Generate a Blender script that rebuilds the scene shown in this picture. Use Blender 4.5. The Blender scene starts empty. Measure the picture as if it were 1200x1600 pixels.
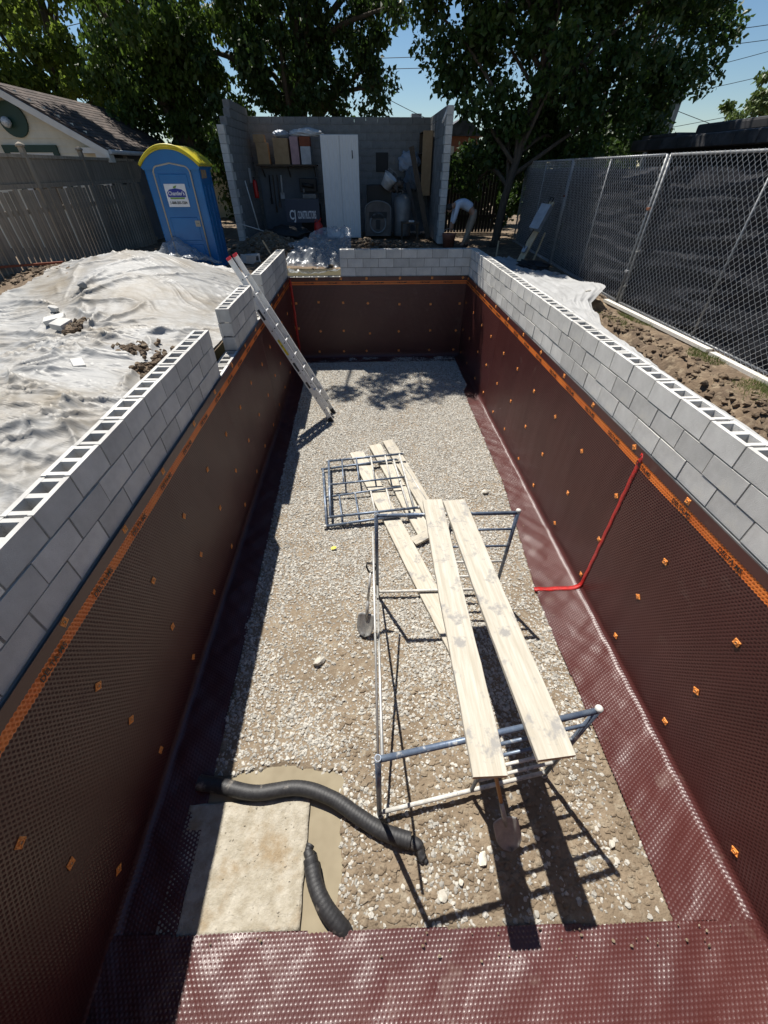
import bpy, bmesh, math, random
import numpy as np
from mathutils import Vector, Matrix, Euler

R = math.radians
random.seed(7)
rng = np.random.default_rng(7)
scene = bpy.context.scene
COL = scene.collection

# ------------------------------------------------------------------ camera
cam_d = bpy.data.cameras.new('camera')
cam = bpy.data.objects.new('camera', cam_d)
COL.objects.link(cam)
cam.location = (0, 0, 4.25)
cam.rotation_euler = (R(90 - 41.0), 0, R(-2.6))
cam_d.sensor_fit = 'HORIZONTAL'
cam_d.sensor_width = 36
cam_d.lens = 36 * 616 / 1200
cam_d.clip_start = 0.05
cam_d.clip_end = 3000
scene.camera = cam

# ------------------------------------------------------------------ sky and sun
SUN_FROM = Vector((-0.24, 0.48, 1.0)).normalized()
world = bpy.data.worlds.new('World')
scene.world = world
world.use_nodes = True
wn = world.node_tree.nodes
sky = wn.new('ShaderNodeTexSky')
sky.sky_type = 'NISHITA'
sky.sun_disc = False
sky.sun_elevation = math.asin(SUN_FROM.z)
sky.sun_rotation = math.atan2(SUN_FROM.x, SUN_FROM.y)
sky.altitude = 1500
sky.air_density = 1.25
sky.dust_density = 0.0
sky.ozone_density = 3.5
wn['Background'].inputs[1].default_value = 0.06
sky_sat = wn.new('ShaderNodeHueSaturation')     # deeper blue, same over the whole sky
sky_sat.inputs['Saturation'].default_value = 1.12
world.node_tree.links.new(sky.outputs[0], sky_sat.inputs['Color'])
world.node_tree.links.new(sky_sat.outputs[0], wn['Background'].inputs[0])

sun_d = bpy.data.lights.new('sun', 'SUN')
sun_d.energy = 5.0
sun_d.angle = R(0.53)
sun_d.color = (1.0, 0.955, 0.88)
sun = bpy.data.objects.new('sun', sun_d)
COL.objects.link(sun)
sun.rotation_euler = SUN_FROM.to_track_quat('Z', 'Y').to_euler()

scene.view_settings.view_transform = 'Standard'
scene.view_settings.look = 'None'
scene.view_settings.gamma = 1
scene.view_settings.exposure = 0.58
scene.render.resolution_x = 768
scene.render.resolution_y = 1024
scene.cycles.max_bounces = 6
scene.cycles.transparent_max_bounces = 12

# ------------------------------------------------------------------ noise
_perm = rng.permutation(512).astype(np.int64)
_ang = rng.uniform(0, 2 * np.pi, 512)


def pnoise(x, y, seed=0):
    x = np.asarray(x, float); y = np.asarray(y, float)
    xi = np.floor(x).astype(np.int64); yi = np.floor(y).astype(np.int64)
    xf = x - xi; yf = y - yi
    u = xf * xf * xf * (xf * (xf * 6 - 15) + 10); v = yf * yf * yf * (yf * (yf * 6 - 15) + 10)

    def g(ix, iy, dx, dy):
        h = _perm[(ix + _perm[(iy + seed * 57) & 511]) & 511]
        a = _ang[h]
        return np.cos(a) * dx + np.sin(a) * dy
    n00 = g(xi, yi, xf, yf); n10 = g(xi + 1, yi, xf - 1, yf)
    n01 = g(xi, yi + 1, xf, yf - 1); n11 = g(xi + 1, yi + 1, xf - 1, yf - 1)
    return ((n00 * (1 - u) + n10 * u) * (1 - v) + (n01 * (1 - u) + n11 * u) * v) * 1.5


def fbm(x, y, oct=4, seed=0):
    s = 0; a = 1.0; t = 0
    for i in range(oct):
        s = s + a * pnoise(x * 2 ** i, y * 2 ** i, seed + i)
        t += a; a *= 0.5
    return s / t


def sstep(a, b, x):
    t = np.clip((np.asarray(x, float) - a) / (b - a), 0, 1)
    return t * t * (3 - 2 * t)


# ------------------------------------------------------------------ materials
M = {}


def node(nt, typ, **kw):
    n = nt.nodes.new(typ)
    for k, v in kw.items():
        setattr(n, k, v)
    return n


def mat(name, c1, c2=None, scale=6.0, rough=0.7, bump=0.0, bscale=40.0, metallic=0.0, spec=0.5,
        coords='Object', rnd=0.0, stretch=None, c3=None, s3=1.5, t3=(0.5, 0.65), trans=0.0, detail=5.0, rough2=None, plain3=False):
    m = bpy.data.materials.new(name); m.use_nodes = True
    nt = m.node_tree; L = nt.links
    b = nt.nodes['Principled BSDF']
    b.inputs['Roughness'].default_value = rough
    b.inputs['Metallic'].default_value = metallic
    b.inputs['Specular IOR Level'].default_value = spec
    tc = node(nt, 'ShaderNodeTexCoord')
    src = tc.outputs[coords]
    if stretch:
        mp = node(nt, 'ShaderNodeMapping'); mp.inputs['Scale'].default_value = stretch
        L.new(src, mp.inputs['Vector']); src = mp.outputs[0]
    col = None
    if c2 is None:
        c2 = tuple(min(1, c * 0.8) for c in c1)
    nz = node(nt, 'ShaderNodeTexNoise'); nz.inputs['Scale'].default_value = scale
    nz.inputs['Detail'].default_value = detail; nz.inputs['Roughness'].default_value = 0.62
    L.new(src, nz.inputs['Vector'])
    rp = node(nt, 'ShaderNodeValToRGB')
    rp.color_ramp.elements[0].position = 0.36; rp.color_ramp.elements[1].position = 0.64
    rp.color_ramp.elements[0].color = (*c1, 1); rp.color_ramp.elements[1].color = (*c2, 1)
    L.new(nz.outputs['Fac'], rp.inputs[0]); col = rp.outputs[0]
    if c3 is not None:
        n3 = node(nt, 'ShaderNodeTexNoise'); n3.inputs['Scale'].default_value = s3
        n3.inputs['Detail'].default_value = 7; n3.inputs['Roughness'].default_value = 0.65
        L.new(tc.outputs[coords] if plain3 else src, n3.inputs['Vector'])
        mr = node(nt, 'ShaderNodeMapRange'); mr.inputs['From Min'].default_value = t3[0]; mr.inputs['From Max'].default_value = t3[1]
        L.new(n3.outputs['Fac'], mr.inputs['Value'])
        mx = node(nt, 'ShaderNodeMixRGB'); mx.inputs[2].default_value = (*c3, 1)
        L.new(mr.outputs[0], mx.inputs[0]); L.new(col, mx.inputs[1]); col = mx.outputs[0]
        if rough2 is not None:
            mrr = node(nt, 'ShaderNodeMapRange'); mrr.inputs['To Min'].default_value = rough; mrr.inputs['To Max'].default_value = rough2
            L.new(mr.outputs[0], mrr.inputs['Value']); L.new(mrr.outputs[0], b.inputs['Roughness'])
    if rnd > 0:
        oi = node(nt, 'ShaderNodeObjectInfo')
        mr = node(nt, 'ShaderNodeMapRange'); mr.inputs['To Min'].default_value = 1 - rnd; mr.inputs['To Max'].default_value = 1 + rnd
        L.new(oi.outputs['Random'], mr.inputs['Value'])
        hs = node(nt, 'ShaderNodeHueSaturation'); L.new(mr.outputs[0], hs.inputs['Value']); L.new(col, hs.inputs['Color'])
        col = hs.outputs[0]
    L.new(col, b.inputs['Base Color'])
    if bump > 0:
        nb = node(nt, 'ShaderNodeTexNoise'); nb.inputs['Scale'].default_value = bscale
        nb.inputs['Detail'].default_value = 6; nb.inputs['Roughness'].default_value = 0.65
        L.new(src, nb.inputs['Vector'])
        bp = node(nt, 'ShaderNodeBump'); bp.inputs['Strength'].default_value = 1.0; bp.inputs['Distance'].default_value = bump
        L.new(nb.outputs['Fac'], bp.inputs['Height']); L.new(bp.outputs[0], b.inputs['Normal'])
    if trans > 0:
        tr = node(nt, 'ShaderNodeBsdfTranslucent'); L.new(col, tr.inputs['Color'])
        ms = node(nt, 'ShaderNodeMixShader'); ms.inputs[0].default_value = trans
        L.new(b.outputs[0], ms.inputs[1]); L.new(tr.outputs[0], ms.inputs[2])
        L.new(ms.outputs[0], nt.nodes['Material Output'].inputs['Surface'])
    M[name] = m
    return m


def clear_plastic(name, tint, alpha, rough=0.12):
    m = bpy.data.materials.new(name); m.use_nodes = True
    nt = m.node_tree; L = nt.links; b = nt.nodes['Principled BSDF']
    b.inputs['Base Color'].default_value = (*tint, 1); b.inputs['Roughness'].default_value = rough
    b.inputs['Specular IOR Level'].default_value = 0.9
    tp = node(nt, 'ShaderNodeBsdfTransparent')
    ms = node(nt, 'ShaderNodeMixShader'); ms.inputs[0].default_value = alpha
    L.new(tp.outputs[0], ms.inputs[1]); L.new(b.outputs[0], ms.inputs[2])
    L.new(ms.outputs[0], nt.nodes['Material Output'].inputs['Surface'])
    M[name] = m
    return m


mat('mud', (0.162, 0.121, 0.079), (0.25, 0.193, 0.131), 2.2, 0.85, 0.020, 26, c3=(0.29, 0.245, 0.18), s3=9, t3=(0.52, 0.66))
mat('soil', (0.10, 0.068, 0.043), (0.19, 0.135, 0.085), 3.0, 0.95, 0.03, 18, c3=(0.27, 0.21, 0.14), s3=7, t3=(0.52, 0.66))
mat('gravel', (0.30, 0.283, 0.245), (0.51, 0.488, 0.44), 9, 0.85, 0.002, 90, rnd=0.30)
mat('rock', (0.42, 0.39, 0.33), (0.60, 0.57, 0.50), 7, 0.85, 0.008, 30, rnd=0.15)
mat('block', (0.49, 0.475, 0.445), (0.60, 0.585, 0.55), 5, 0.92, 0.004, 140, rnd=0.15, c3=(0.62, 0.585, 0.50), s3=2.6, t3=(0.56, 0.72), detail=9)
mat('block_old', (0.17, 0.17, 0.17), (0.26, 0.26, 0.255), 3, 0.92, 0.004, 90, rnd=0.08, c3=(0.09, 0.09, 0.09), s3=0.8, t3=(0.5, 0.66), coords='Object')
mat('mortar', (0.22, 0.21, 0.185), (0.34, 0.325, 0.29), 20, 0.95, 0.003, 120)
mat('membrane', (0.062, 0.0155, 0.0142), (0.076, 0.021, 0.0185), 1.2, 0.38, 0, spec=0.6, c3=(0.12, 0.066, 0.052), s3=3.2, t3=(0.60, 0.80), rough2=0.7)
mat('orange_print', (0.72, 0.16, 0.025), (0.80, 0.22, 0.04), 4, 0.42)
mat('black_print', (0.012, 0.01, 0.01), None, 4, 0.5)
mat('orange_plastic', (0.80, 0.27, 0.05), (0.88, 0.36, 0.09), 8, 0.45, rnd=0.08)
mat('nail', (0.35, 0.33, 0.3), None, 8, 0.35, metallic=0.9)
mat('red_tape', (0.30, 0.010, 0.009), (0.50, 0.018, 0.014), 22, 0.28, 0.012, 55, detail=8)
mat('plank', (0.40, 0.36, 0.285), (0.52, 0.48, 0.405), 3.2, 0.85, 0.0022, 9, stretch=(11, 0.7, 11), c3=(0.29, 0.275, 0.25), s3=5.5, t3=(0.55, 0.63), rnd=0.06, detail=9, plain3=True)
mat('plank_end', (0.42, 0.30, 0.17), (0.55, 0.42, 0.26), 12, 0.85, 0.001, 60)
mat('galvanised', (0.10, 0.135, 0.20), (0.17, 0.21, 0.27), 14, 0.42, 0.0012, 60, metallic=0.35, c3=(0.55, 0.54, 0.50), s3=11, t3=(0.56, 0.66), rough2=0.8)
mat('splattered', (0.40, 0.39, 0.36), (0.62, 0.60, 0.55), 16, 0.85, 0.002, 60, c3=(0.12, 0.15, 0.19), s3=9, t3=(0.58, 0.66))
mat('brace_steel', (0.42, 0.42, 0.40), (0.58, 0.57, 0.54), 14, 0.5, metallic=0.5, c3=(0.2, 0.19, 0.18), s3=8, t3=(0.58, 0.7))
mat('aluminium', (0.68, 0.68, 0.67), (0.78, 0.78, 0.77), 12, 0.42, metallic=0.2, c3=(0.45, 0.44, 0.41), s3=9, t3=(0.58, 0.72), rough2=0.7)
mat('dark_mark', (0.03, 0.03, 0.035), None, 9, 0.5)
mat('yellow_mark', (0.75, 0.60, 0.03), None, 9, 0.5)
mat('red_cap', (0.70, 0.03, 0.05), None, 9, 0.45)
mat('sock', (0.016, 0.016, 0.018), (0.03, 0.03, 0.032), 30, 0.55, 0.0015, 220, c3=(0.20, 0.18, 0.155), s3=5.5, t3=(0.60, 0.70))
mat('board_mud', (0.30, 0.265, 0.20), (0.43, 0.395, 0.325), 11, 0.92, 0.014, 30, c3=(0.28, 0.215, 0.135), s3=2.6, t3=(0.52, 0.66), detail=10)
mat('wood_handle', (0.42, 0.21, 0.075), (0.50, 0.28, 0.11), 10, 0.55, stretch=(8, 8, 1))
mat('steel_blade', (0.33, 0.33, 0.32), (0.47, 0.46, 0.43), 16, 0.45, metallic=0.5, c3=(0.46, 0.43, 0.38), s3=9, t3=(0.52, 0.64), rough2=0.85)
mat('black_plastic', (0.014, 0.014, 0.016), None, 9, 0.4)
mat('poly_white', (0.31, 0.305, 0.29), (0.40, 0.395, 0.38), 2.2, 0.5, 0.010, 5, spec=0.35, trans=0.12, stretch=(1.0, 6.0, 1.0), c3=(0.25, 0.215, 0.165), s3=0.9, t3=(0.46, 0.68), plain3=True)
mat('poly_grey', (0.36, 0.36, 0.355), (0.46, 0.46, 0.455), 2.2, 0.5, 0.003, 12, spec=0.3, trans=0.15)
clear_plastic('poly_clear', (0.42, 0.45, 0.48), 0.40, 0.3)
mat('fence_wood', (0.23, 0.195, 0.15), (0.35, 0.305, 0.245), 2.5, 0.9, 0.002, 40, stretch=(6, 6, 0.6), rnd=0.18)
mat('siding', (0.60, 0.56, 0.45), (0.68, 0.635, 0.52), 3, 0.7, rnd=0.03)
mat('trim_white', (0.62, 0.60, 0.55), (0.70, 0.68, 0.63), 3, 0.6)
mat('trim_green', (0.012, 0.05, 0.035), None, 5, 0.5)
mat('shingle', (0.045, 0.034, 0.03), (0.10, 0.075, 0.062), 8, 0.95, 0.004, 80, rnd=0.35)
mat('gutter', (0.45, 0.46, 0.47), None, 5, 0.4)
mat('glass_dark', (0.02, 0.025, 0.028), None, 5, 0.05, spec=0.8)
mat('potty_blue', (0.003, 0.115, 0.32), (0.005, 0.14, 0.37), 2, 0.38, spec=0.5)
mat('potty_yellow', (0.52, 0.43, 0.015), (0.62, 0.52, 0.025), 3, 0.38, trans=0.12)
mat('potty_tan', (0.42, 0.37, 0.29), None, 4, 0.5)
mat('potty_vent', (0.40, 0.25, 0.10), None, 4, 0.6)
mat('sign_white', (0.78, 0.78, 0.78), None, 4, 0.5)
mat('sign_blue', (0.015, 0.03, 0.28), None, 4, 0.5)
mat('sign_green', (0.16, 0.30, 0.05), None, 4, 0.5)
mat('sign_dark', (0.018, 0.028, 0.055), None, 4, 0.5)
mat('steel_pipe', (0.22, 0.225, 0.23), (0.33, 0.335, 0.34), 12, 0.5, metallic=0.4)
mat('wire', (0.74, 0.75, 0.76), None, 12, 0.45, metallic=0.2)
mat('screen', (0.016, 0.017, 0.021), (0.030, 0.031, 0.037), 3, 0.7, 0.0015, 160, spec=0.2)
mat('rust', (0.18, 0.06, 0.025), None, 10, 0.9)
mat('timber', (0.40, 0.31, 0.19), (0.52, 0.43, 0.29), 4, 0.85, 0.001, 40, stretch=(6, 6, 0.7))
mat('timber_dark', (0.06, 0.042, 0.028), (0.10, 0.07, 0.046), 4, 0.85, stretch=(6, 6, 0.7))
mat('timber_pale', (0.56, 0.52, 0.45), (0.66, 0.63, 0.57), 4, 0.85, stretch=(1, 6, 6))
mat('dark_slat', (0.028, 0.025, 0.022), None, 6, 0.9)
mat('grey_box', (0.30, 0.34, 0.38), None, 6, 0.5)
mat('cardboard', (0.34, 0.22, 0.115), (0.40, 0.27, 0.15), 6, 0.9)
mat('pink_box', (0.52, 0.33, 0.34), None, 6, 0.85)
mat('rust_box', (0.27, 0.075, 0.035), None, 6, 0.85)
mat('white_box', (0.55, 0.56, 0.57), None, 6, 0.8)
mat('locker', (0.62, 0.62, 0.62), (0.70, 0.70, 0.695), 4, 0.55, stretch=(6, 1, 1))
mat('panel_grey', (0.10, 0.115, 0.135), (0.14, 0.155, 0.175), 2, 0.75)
mat('dark_stuff', (0.012, 0.012, 0.013), None, 6, 0.6)
mat('rusty_iron', (0.075, 0.065, 0.06), (0.15, 0.125, 0.11), 5, 0.65, metallic=0.3)
mat('tank', (0.15, 0.15, 0.155), (0.22, 0.22, 0.22), 4, 0.5, metallic=0.3)
mat('red_can', (0.52, 0.015, 0.01), None, 6, 0.4)
mat('bag_white', (0.62, 0.64, 0.67), None, 6, 0.4, 0.01, 8)
mat('bag_blue', (0.33, 0.38, 0.46), None, 6, 0.5, 0.01, 8)
mat('bucket_red', (0.22, 0.075, 0.045), (0.28, 0.11, 0.07), 6, 0.6)
mat('skin', (0.42, 0.23, 0.15), None, 6, 0.55)
mat('hair', (0.03, 0.02, 0.015), None, 6, 0.7)
mat('shirt', (0.52, 0.58, 0.68), (0.58, 0.63, 0.72), 8, 0.85, 0.003, 30)
mat('trousers', (0.26, 0.20, 0.145), (0.32, 0.255, 0.19), 8, 0.9, 0.003, 30)
mat('boot', (0.06, 0.04, 0.025), None, 8, 0.7)
mat('bark', (0.055, 0.043, 0.032), (0.10, 0.08, 0.06), 6, 0.95, 0.02, 14, stretch=(3, 3, 0.6))
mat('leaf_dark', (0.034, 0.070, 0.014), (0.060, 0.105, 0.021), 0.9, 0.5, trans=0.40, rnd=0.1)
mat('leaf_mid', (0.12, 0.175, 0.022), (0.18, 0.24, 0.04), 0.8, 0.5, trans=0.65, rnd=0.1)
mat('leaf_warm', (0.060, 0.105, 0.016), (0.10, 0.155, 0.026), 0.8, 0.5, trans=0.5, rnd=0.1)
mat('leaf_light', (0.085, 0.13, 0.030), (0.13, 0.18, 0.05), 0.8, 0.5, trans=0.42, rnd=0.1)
mat('grass', (0.10, 0.14, 0.03), (0.17, 0.19, 0.06), 3, 0.8, trans=0.3)
mat('brick', (0.26, 0.10, 0.065), (0.33, 0.135, 0.09), 8, 0.9)
mat('roof_dark', (0.025, 0.025, 0.028), (0.05, 0.05, 0.054), 3, 0.6, c3=(0.10, 0.10, 0.11), s3=2, t3=(0.5, 0.7))
mat('cable', (0.012, 0.012, 0.014), None, 5, 0.6)
mat('lamp_glass', (0.65, 0.68, 0.70), (0.3, 0.33, 0.36), 16, 0.1)
mat('yellow_scrap', (0.85, 0.75, 0.02), None, 5, 0.5)


def water_mat():
    m = bpy.data.materials.new('water'); m.use_nodes = True
    nt = m.node_tree; b = nt.nodes['Principled BSDF']
    b.inputs['Base Color'].default_value = (0.24, 0.20, 0.135, 1)
    b.inputs['Roughness'].default_value = 0.06
    b.inputs['IOR'].default_value = 1.33
    nz = node(nt, 'ShaderNodeTexNoise'); nz.inputs['Scale'].default_value = 6
    tc = node(nt, 'ShaderNodeTexCoord'); nt.links.new(tc.outputs['Object'], nz.inputs['Vector'])
    rp = node(nt, 'ShaderNodeValToRGB')
    rp.color_ramp.elements[0].color = (0.20, 0.165, 0.11, 1); rp.color_ramp.elements[1].color = (0.33, 0.285, 0.20, 1)
    nt.links.new(nz.outputs['Fac'], rp.inputs[0]); nt.links.new(rp.outputs[0], b.inputs['Base Color'])
    M['water'] = m


water_mat()


# ------------------------------------------------------------------ mesh helpers
class MB:
    def __init__(self):
        self.v = []; self.f = []; self.m = []; self.smooth = []

    def add(self, verts, faces, mi=0, smooth=False):
        o = len(self.v)
        self.v.extend([tuple(p) for p in verts])
        for f in faces:
            self.f.append(tuple(i + o for i in f)); self.m.append(mi); self.smooth.append(smooth)
        return self

    def box(self, lo, hi, mi=0):
        x0, y0, z0 = lo; x1, y1, z1 = hi
        v = [(x0, y0, z0), (x1, y0, z0), (x1, y1, z0), (x0, y1, z0), (x0, y0, z1), (x1, y0, z1), (x1, y1, z1), (x0, y1, z1)]
        f = [(0, 3, 2, 1), (4, 5, 6, 7), (0, 1, 5, 4), (1, 2, 6, 5), (2, 3, 7, 6), (3, 0, 4, 7)]
        return self.add(v, f, mi)

    def bevbox(self, lo, hi, b=0.01, mi=0):
        # box with chamfered edges
        bm = bmesh.new()
        bmesh.ops.create_cube(bm, size=1)
        for v in bm.verts:
            v.co = Vector([(lo[i] + hi[i]) / 2 + v.co[i] * (hi[i] - lo[i]) for i in range(3)])
        bmesh.ops.bevel(bm, geom=list(bm.edges), offset=b, segments=2, affect='EDGES', profile=0.6)
        bm.verts.index_update()
        self.add([v.co[:] for v in bm.verts], [[v.index for v in f.verts] for f in bm.faces], mi)
        bm.free()
        return self

    def bar(self, p0, p1, w, h, up=(0, 0, 1), mi=0):
        # rectangular bar from p0 to p1; w along side, h along up
        p0 = Vector(p0); p1 = Vector(p1); d = (p1 - p0).normalized()
        s = d.cross(Vector(up)).normalized(); u = s.cross(d).normalized()
        v = []
        for p in (p0, p1):
            for a, c in ((-1, -1), (1, -1), (1, 1), (-1, 1)):
                v.append(p + s * (a * w / 2) + u * (c * h / 2))
        f = [(0, 1, 2, 3), (7, 6, 5, 4), (0, 4, 5, 1), (1, 5, 6, 2), (2, 6, 7, 3), (3, 7, 4, 0)]
        return self.add(v, f, mi)

    def tube(self, pts, rad, n=10, mi=0, caps=True, smooth=True):
        pts = [Vector(p) for p in pts]
        k = len(pts)
        rads = rad if hasattr(rad, '__len__') else [rad] * k
        d0 = (pts[1] - pts[0]).normalized()
        a = Vector((0, 0, 1)) if abs(d0.z) < 0.9 else Vector((1, 0, 0))
        s = d0.cross(a).normalized(); vs = []
        for i in range(k):
            if i == 0: d = (pts[1] - pts[0])
            elif i == k - 1: d = (pts[-1] - pts[-2])
            else: d = (pts[i + 1] - pts[i - 1])
            d.normalize()
            s = (s - d * s.dot(d)).normalized(); u = d.cross(s)
            for j in range(n):
                t = 2 * math.pi * j / n
                vs.append(pts[i] + (s * math.cos(t) + u * math.sin(t)) * rads[i])
        fs = []
        for i in range(k - 1):
            for j in range(n):
                fs.append((i * n + j, i * n + (j + 1) % n, (i + 1) * n + (j + 1) % n, (i + 1) * n + j))
        self.add(vs, fs, mi, smooth)
        if caps:
            self.f.append(tuple(len(self.v) - k * n + j for j in reversed(range(n)))); self.m.append(mi); self.smooth.append(False)
            self.f.append(tuple(len(self.v) - n + j for j in range(n))); self.m.append(mi); self.smooth.append(False)
        return self

    def lathe(self, prof, c=(0, 0, 0), n=20, mi=0):
        vs = []; fs = []
        for r, z in prof:
            for j in range(n):
                t = 2 * math.pi * j / n
                vs.append((c[0] + r * math.cos(t), c[1] + r * math.sin(t), c[2] + z))
        for i in range(len(prof) - 1):
            for j in range(n):
                fs.append((i * n + j, i * n + (j + 1) % n, (i + 1) * n + (j + 1) % n, (i + 1) * n + j))
        self.add(vs, fs, mi, True)
        return self

    def prism(self, poly, axis, a, b, mi=0):
        # extrude 2-D polygon along axis index from a to b; poly given in the other two axes in order
        n = len(poly)

        def put(p, t):
            q = list(p); q.insert(axis, t); return tuple(q)
        v = [put(p, a) for p in poly] + [put(p, b) for p in poly]
        f = [tuple(reversed(range(n))), tuple(range(n, 2 * n))] + [(i, (i + 1) % n, n + (i + 1) % n, n + i) for i in range(n)]
        return self.add(v, f, mi)

    def mesh(self, name, mats):
        me = bpy.data.meshes.new(name)
        me.from_pydata(self.v, [], self.f)
        me.polygons.foreach_set('material_index', self.m)
        me.polygons.foreach_set('use_smooth', self.smooth)
        for mm in ([mats] if isinstance(mats, str) else mats):
            me.materials.append(M[mm])
        bm = bmesh.new(); bm.from_mesh(me); bmesh.ops.recalc_face_normals(bm, faces=bm.faces); bm.to_mesh(me); bm.free()
        me.update()
        return me

    def build(self, name, mats, parent=None):
        return link(name, self.mesh(name, mats), parent)


def link(name, me, parent=None, loc=None, rot=None):
    o = bpy.data.objects.new(name, me); COL.objects.link(o)
    if parent is not None:
        o.parent = parent
    if loc is not None: o.location = loc
    if rot is not None: o.rotation_euler = rot
    return o


def thing(name, label, cat, loc=(0, 0, 0), rot=(0, 0, 0), group=None):
    o = bpy.data.objects.new(name, None); COL.objects.link(o)
    o.empty_display_size = 0.2
    o.location = loc; o.rotation_euler = rot
    return tag(o, label, cat, group)


def tag(o, label=None, cat=None, group=None, kind=None):
    if label: o['label'] = label
    if cat: o['category'] = cat
    if group: o['group'] = group
    if kind: o['kind'] = kind
    return o


def np_mesh(name, verts, faces4, mats, smooth=True, mi=None):
    # verts (n,3); faces4 (m,k) all same size
    me = bpy.data.meshes.new(name)
    verts = np.asarray(verts, np.float32); faces4 = np.asarray(faces4, np.int32)
    me.vertices.add(len(verts)); me.vertices.foreach_set('co', verts.ravel())
    k = faces4.shape[1]
    me.loops.add(faces4.size); me.loops.foreach_set('vertex_index', faces4.ravel())
    me.polygons.add(len(faces4))
    me.polygons.foreach_set('loop_start', np.arange(0, faces4.size, k, dtype=np.int32))
    me.polygons.foreach_set('loop_total', np.full(len(faces4), k, np.int32))
    me.polygons.foreach_set('use_smooth', np.full(len(faces4), smooth, bool))
    if mi is not None:
        me.polygons.foreach_set('material_index', np.asarray(mi, np.int32))
    for mm in ([mats] if isinstance(mats, str) else mats):
        me.materials.append(M[mm])
    me.update(calc_edges=True)
    me.validate()
    return me


def grid_mesh(name, xs, ys, zfun, mats, keep=None, smooth=True):
    X, Y = np.meshgrid(xs, ys, indexing='ij')
    Z = zfun(X, Y)
    nx, ny = X.shape
    V = np.stack([X.ravel(), Y.ravel(), Z.ravel()], 1)
    i, j = np.meshgrid(np.arange(nx - 1), np.arange(ny - 1), indexing='ij')
    a = i * ny + j
    F = np.stack([a, a + ny, a + ny + 1, a + 1], -1).reshape(-1, 4)
    if keep is not None:
        c = V[F].mean(1)
        F = F[keep(c[:, 0], c[:, 1])]
    return np_mesh(name, V, F, mats, smooth)


def text_mesh(txt, size, mname, extrude=0.0006, bold=False, width=None, shear=0.0):
    cu = bpy.data.curves.new('lettering', 'FONT'); cu.body = txt; cu.size = size
    cu.align_x = 'CENTER'; cu.align_y = 'CENTER'; cu.extrude = extrude; cu.shear = shear
    if bold: cu.offset = size * 0.02
    cu.resolution_u = 3
    o = bpy.data.objects.new('lettering', cu); COL.objects.link(o)
    dg = bpy.context.evaluated_depsgraph_get()
    me = bpy.data.meshes.new_from_object(o.evaluated_get(dg))
    bpy.data.objects.remove(o)
    me.materials.clear(); me.materials.append(M[mname])
    if width:
        xs = [v.co.x for v in me.vertices]
        k = width / (max(xs) - min(xs))
        for v in me.vertices: v.co.x *= k
    return me


# ------------------------------------------------------------------ layout constants (metres)
XL, XR, YB, YN = -2.0, 2.8, 12.0, -0.5       # inner faces of the pool walls
TOP, MEM = 2.70, 2.09                        # top of blocks, top of membrane
LEVEL = 2.28                                 # garden level


def ground_z(x, y):
    x = np.asarray(x, float); y = np.asarray(y, float)
    z = LEVEL + 0.05 * fbm(x * 0.35, y * 0.35, 3, 3)
    # heap on the left, under the plastic
    z = z + 0.70 * np.exp(-((x + 4.5) / 1.7) ** 2 - ((y - 9.2) / 1.9) ** 2)
    z = z + 0.22 * np.exp(-((x + 3.9) / 1.6) ** 2 - ((y - 4.2) / 2.4) ** 2)
    z = z + 0.30 * np.exp(-((x + 6.9) / 1.2) ** 2 - ((y - 10.5) / 3.5) ** 2)
    z = z - 0.16 * np.exp(-((x + 5.2) / 0.9) ** 2 - ((y - 6.2) / 1.1) ** 2)
    # left trench by the wall
    lt = sstep(-3.0, -2.2, x) * sstep(-2.0, -2.2, x * 1.0 - 0.0) if False else sstep(-3.1, -2.25, x) * (x < -1.9)
    z = z - 0.10 * lt * sstep(12.6, 11.5, y)
    # right bank of dug soil between the wall and the fence
    inr = (x > 2.9) * sstep(10.0, 8.2, y)
    edge = 4.15 + 0.18 * pnoise(y * 0.9, 0 * y + 3.3, 11)
    clod = 0.15 * fbm(x * 3.2, y * 3.2, 4, 21) + 0.10 * np.abs(pnoise(x * 6.5, y * 6.5, 31)) + 0.05 * np.abs(pnoise(x * 14, y * 14, 33))
    slope = 1 - sstep(edge - 0.55, edge + 0.05, x)
    z = z + inr * (-0.20 * slope + clod * (0.25 + 0.75 * sstep(edge + 0.25, edge - 0.1, x)))
    inr2 = (x > 2.9) * sstep(8.2, 10.0, y) * (x < 4.2)
    z = z - inr2 * 0.10 * (1 - sstep(3.1, 3.9, x))
    # dirt piles in front of the roofless shed
    z = z + 0.42 * np.exp(-((x + 2.9) / 0.75) ** 2 - ((y - 14.6) / 0.9) ** 2) * (1 + 0.5 * fbm(x * 3, y * 3, 4, 41))
    z = z + 0.34 * np.exp(-((x + 0.2) / 1.8) ** 2 - ((y - 13.9) / 0.7) ** 2) * (1 + 0.5 * fbm(x * 3, y * 3, 4, 44))
    z = z + 0.17 * np.exp(-((x - 1.6) / 1.6) ** 2 - ((y - 13.7) / 0.6) ** 2)
    z = z + 0.18 * sstep(14.2, 15.4, y) * sstep(-5, -4.2, x) * sstep(3.4, 2.8, x)
    rough_zone = sstep(12.1, 12.6, y) * sstep(17, 15, y) * sstep(-8, -6, x) * sstep(5, 4, x)
    z = z + rough_zone * 0.05 * fbm(x * 4, y * 4, 4, 51)
    z = z + 0.05 * fbm(x * 5, y * 5, 3, 61) * sstep(-5.8, -6.4, x) * sstep(-9, -8, x) * sstep(7, 9, y)
    return z


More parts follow.
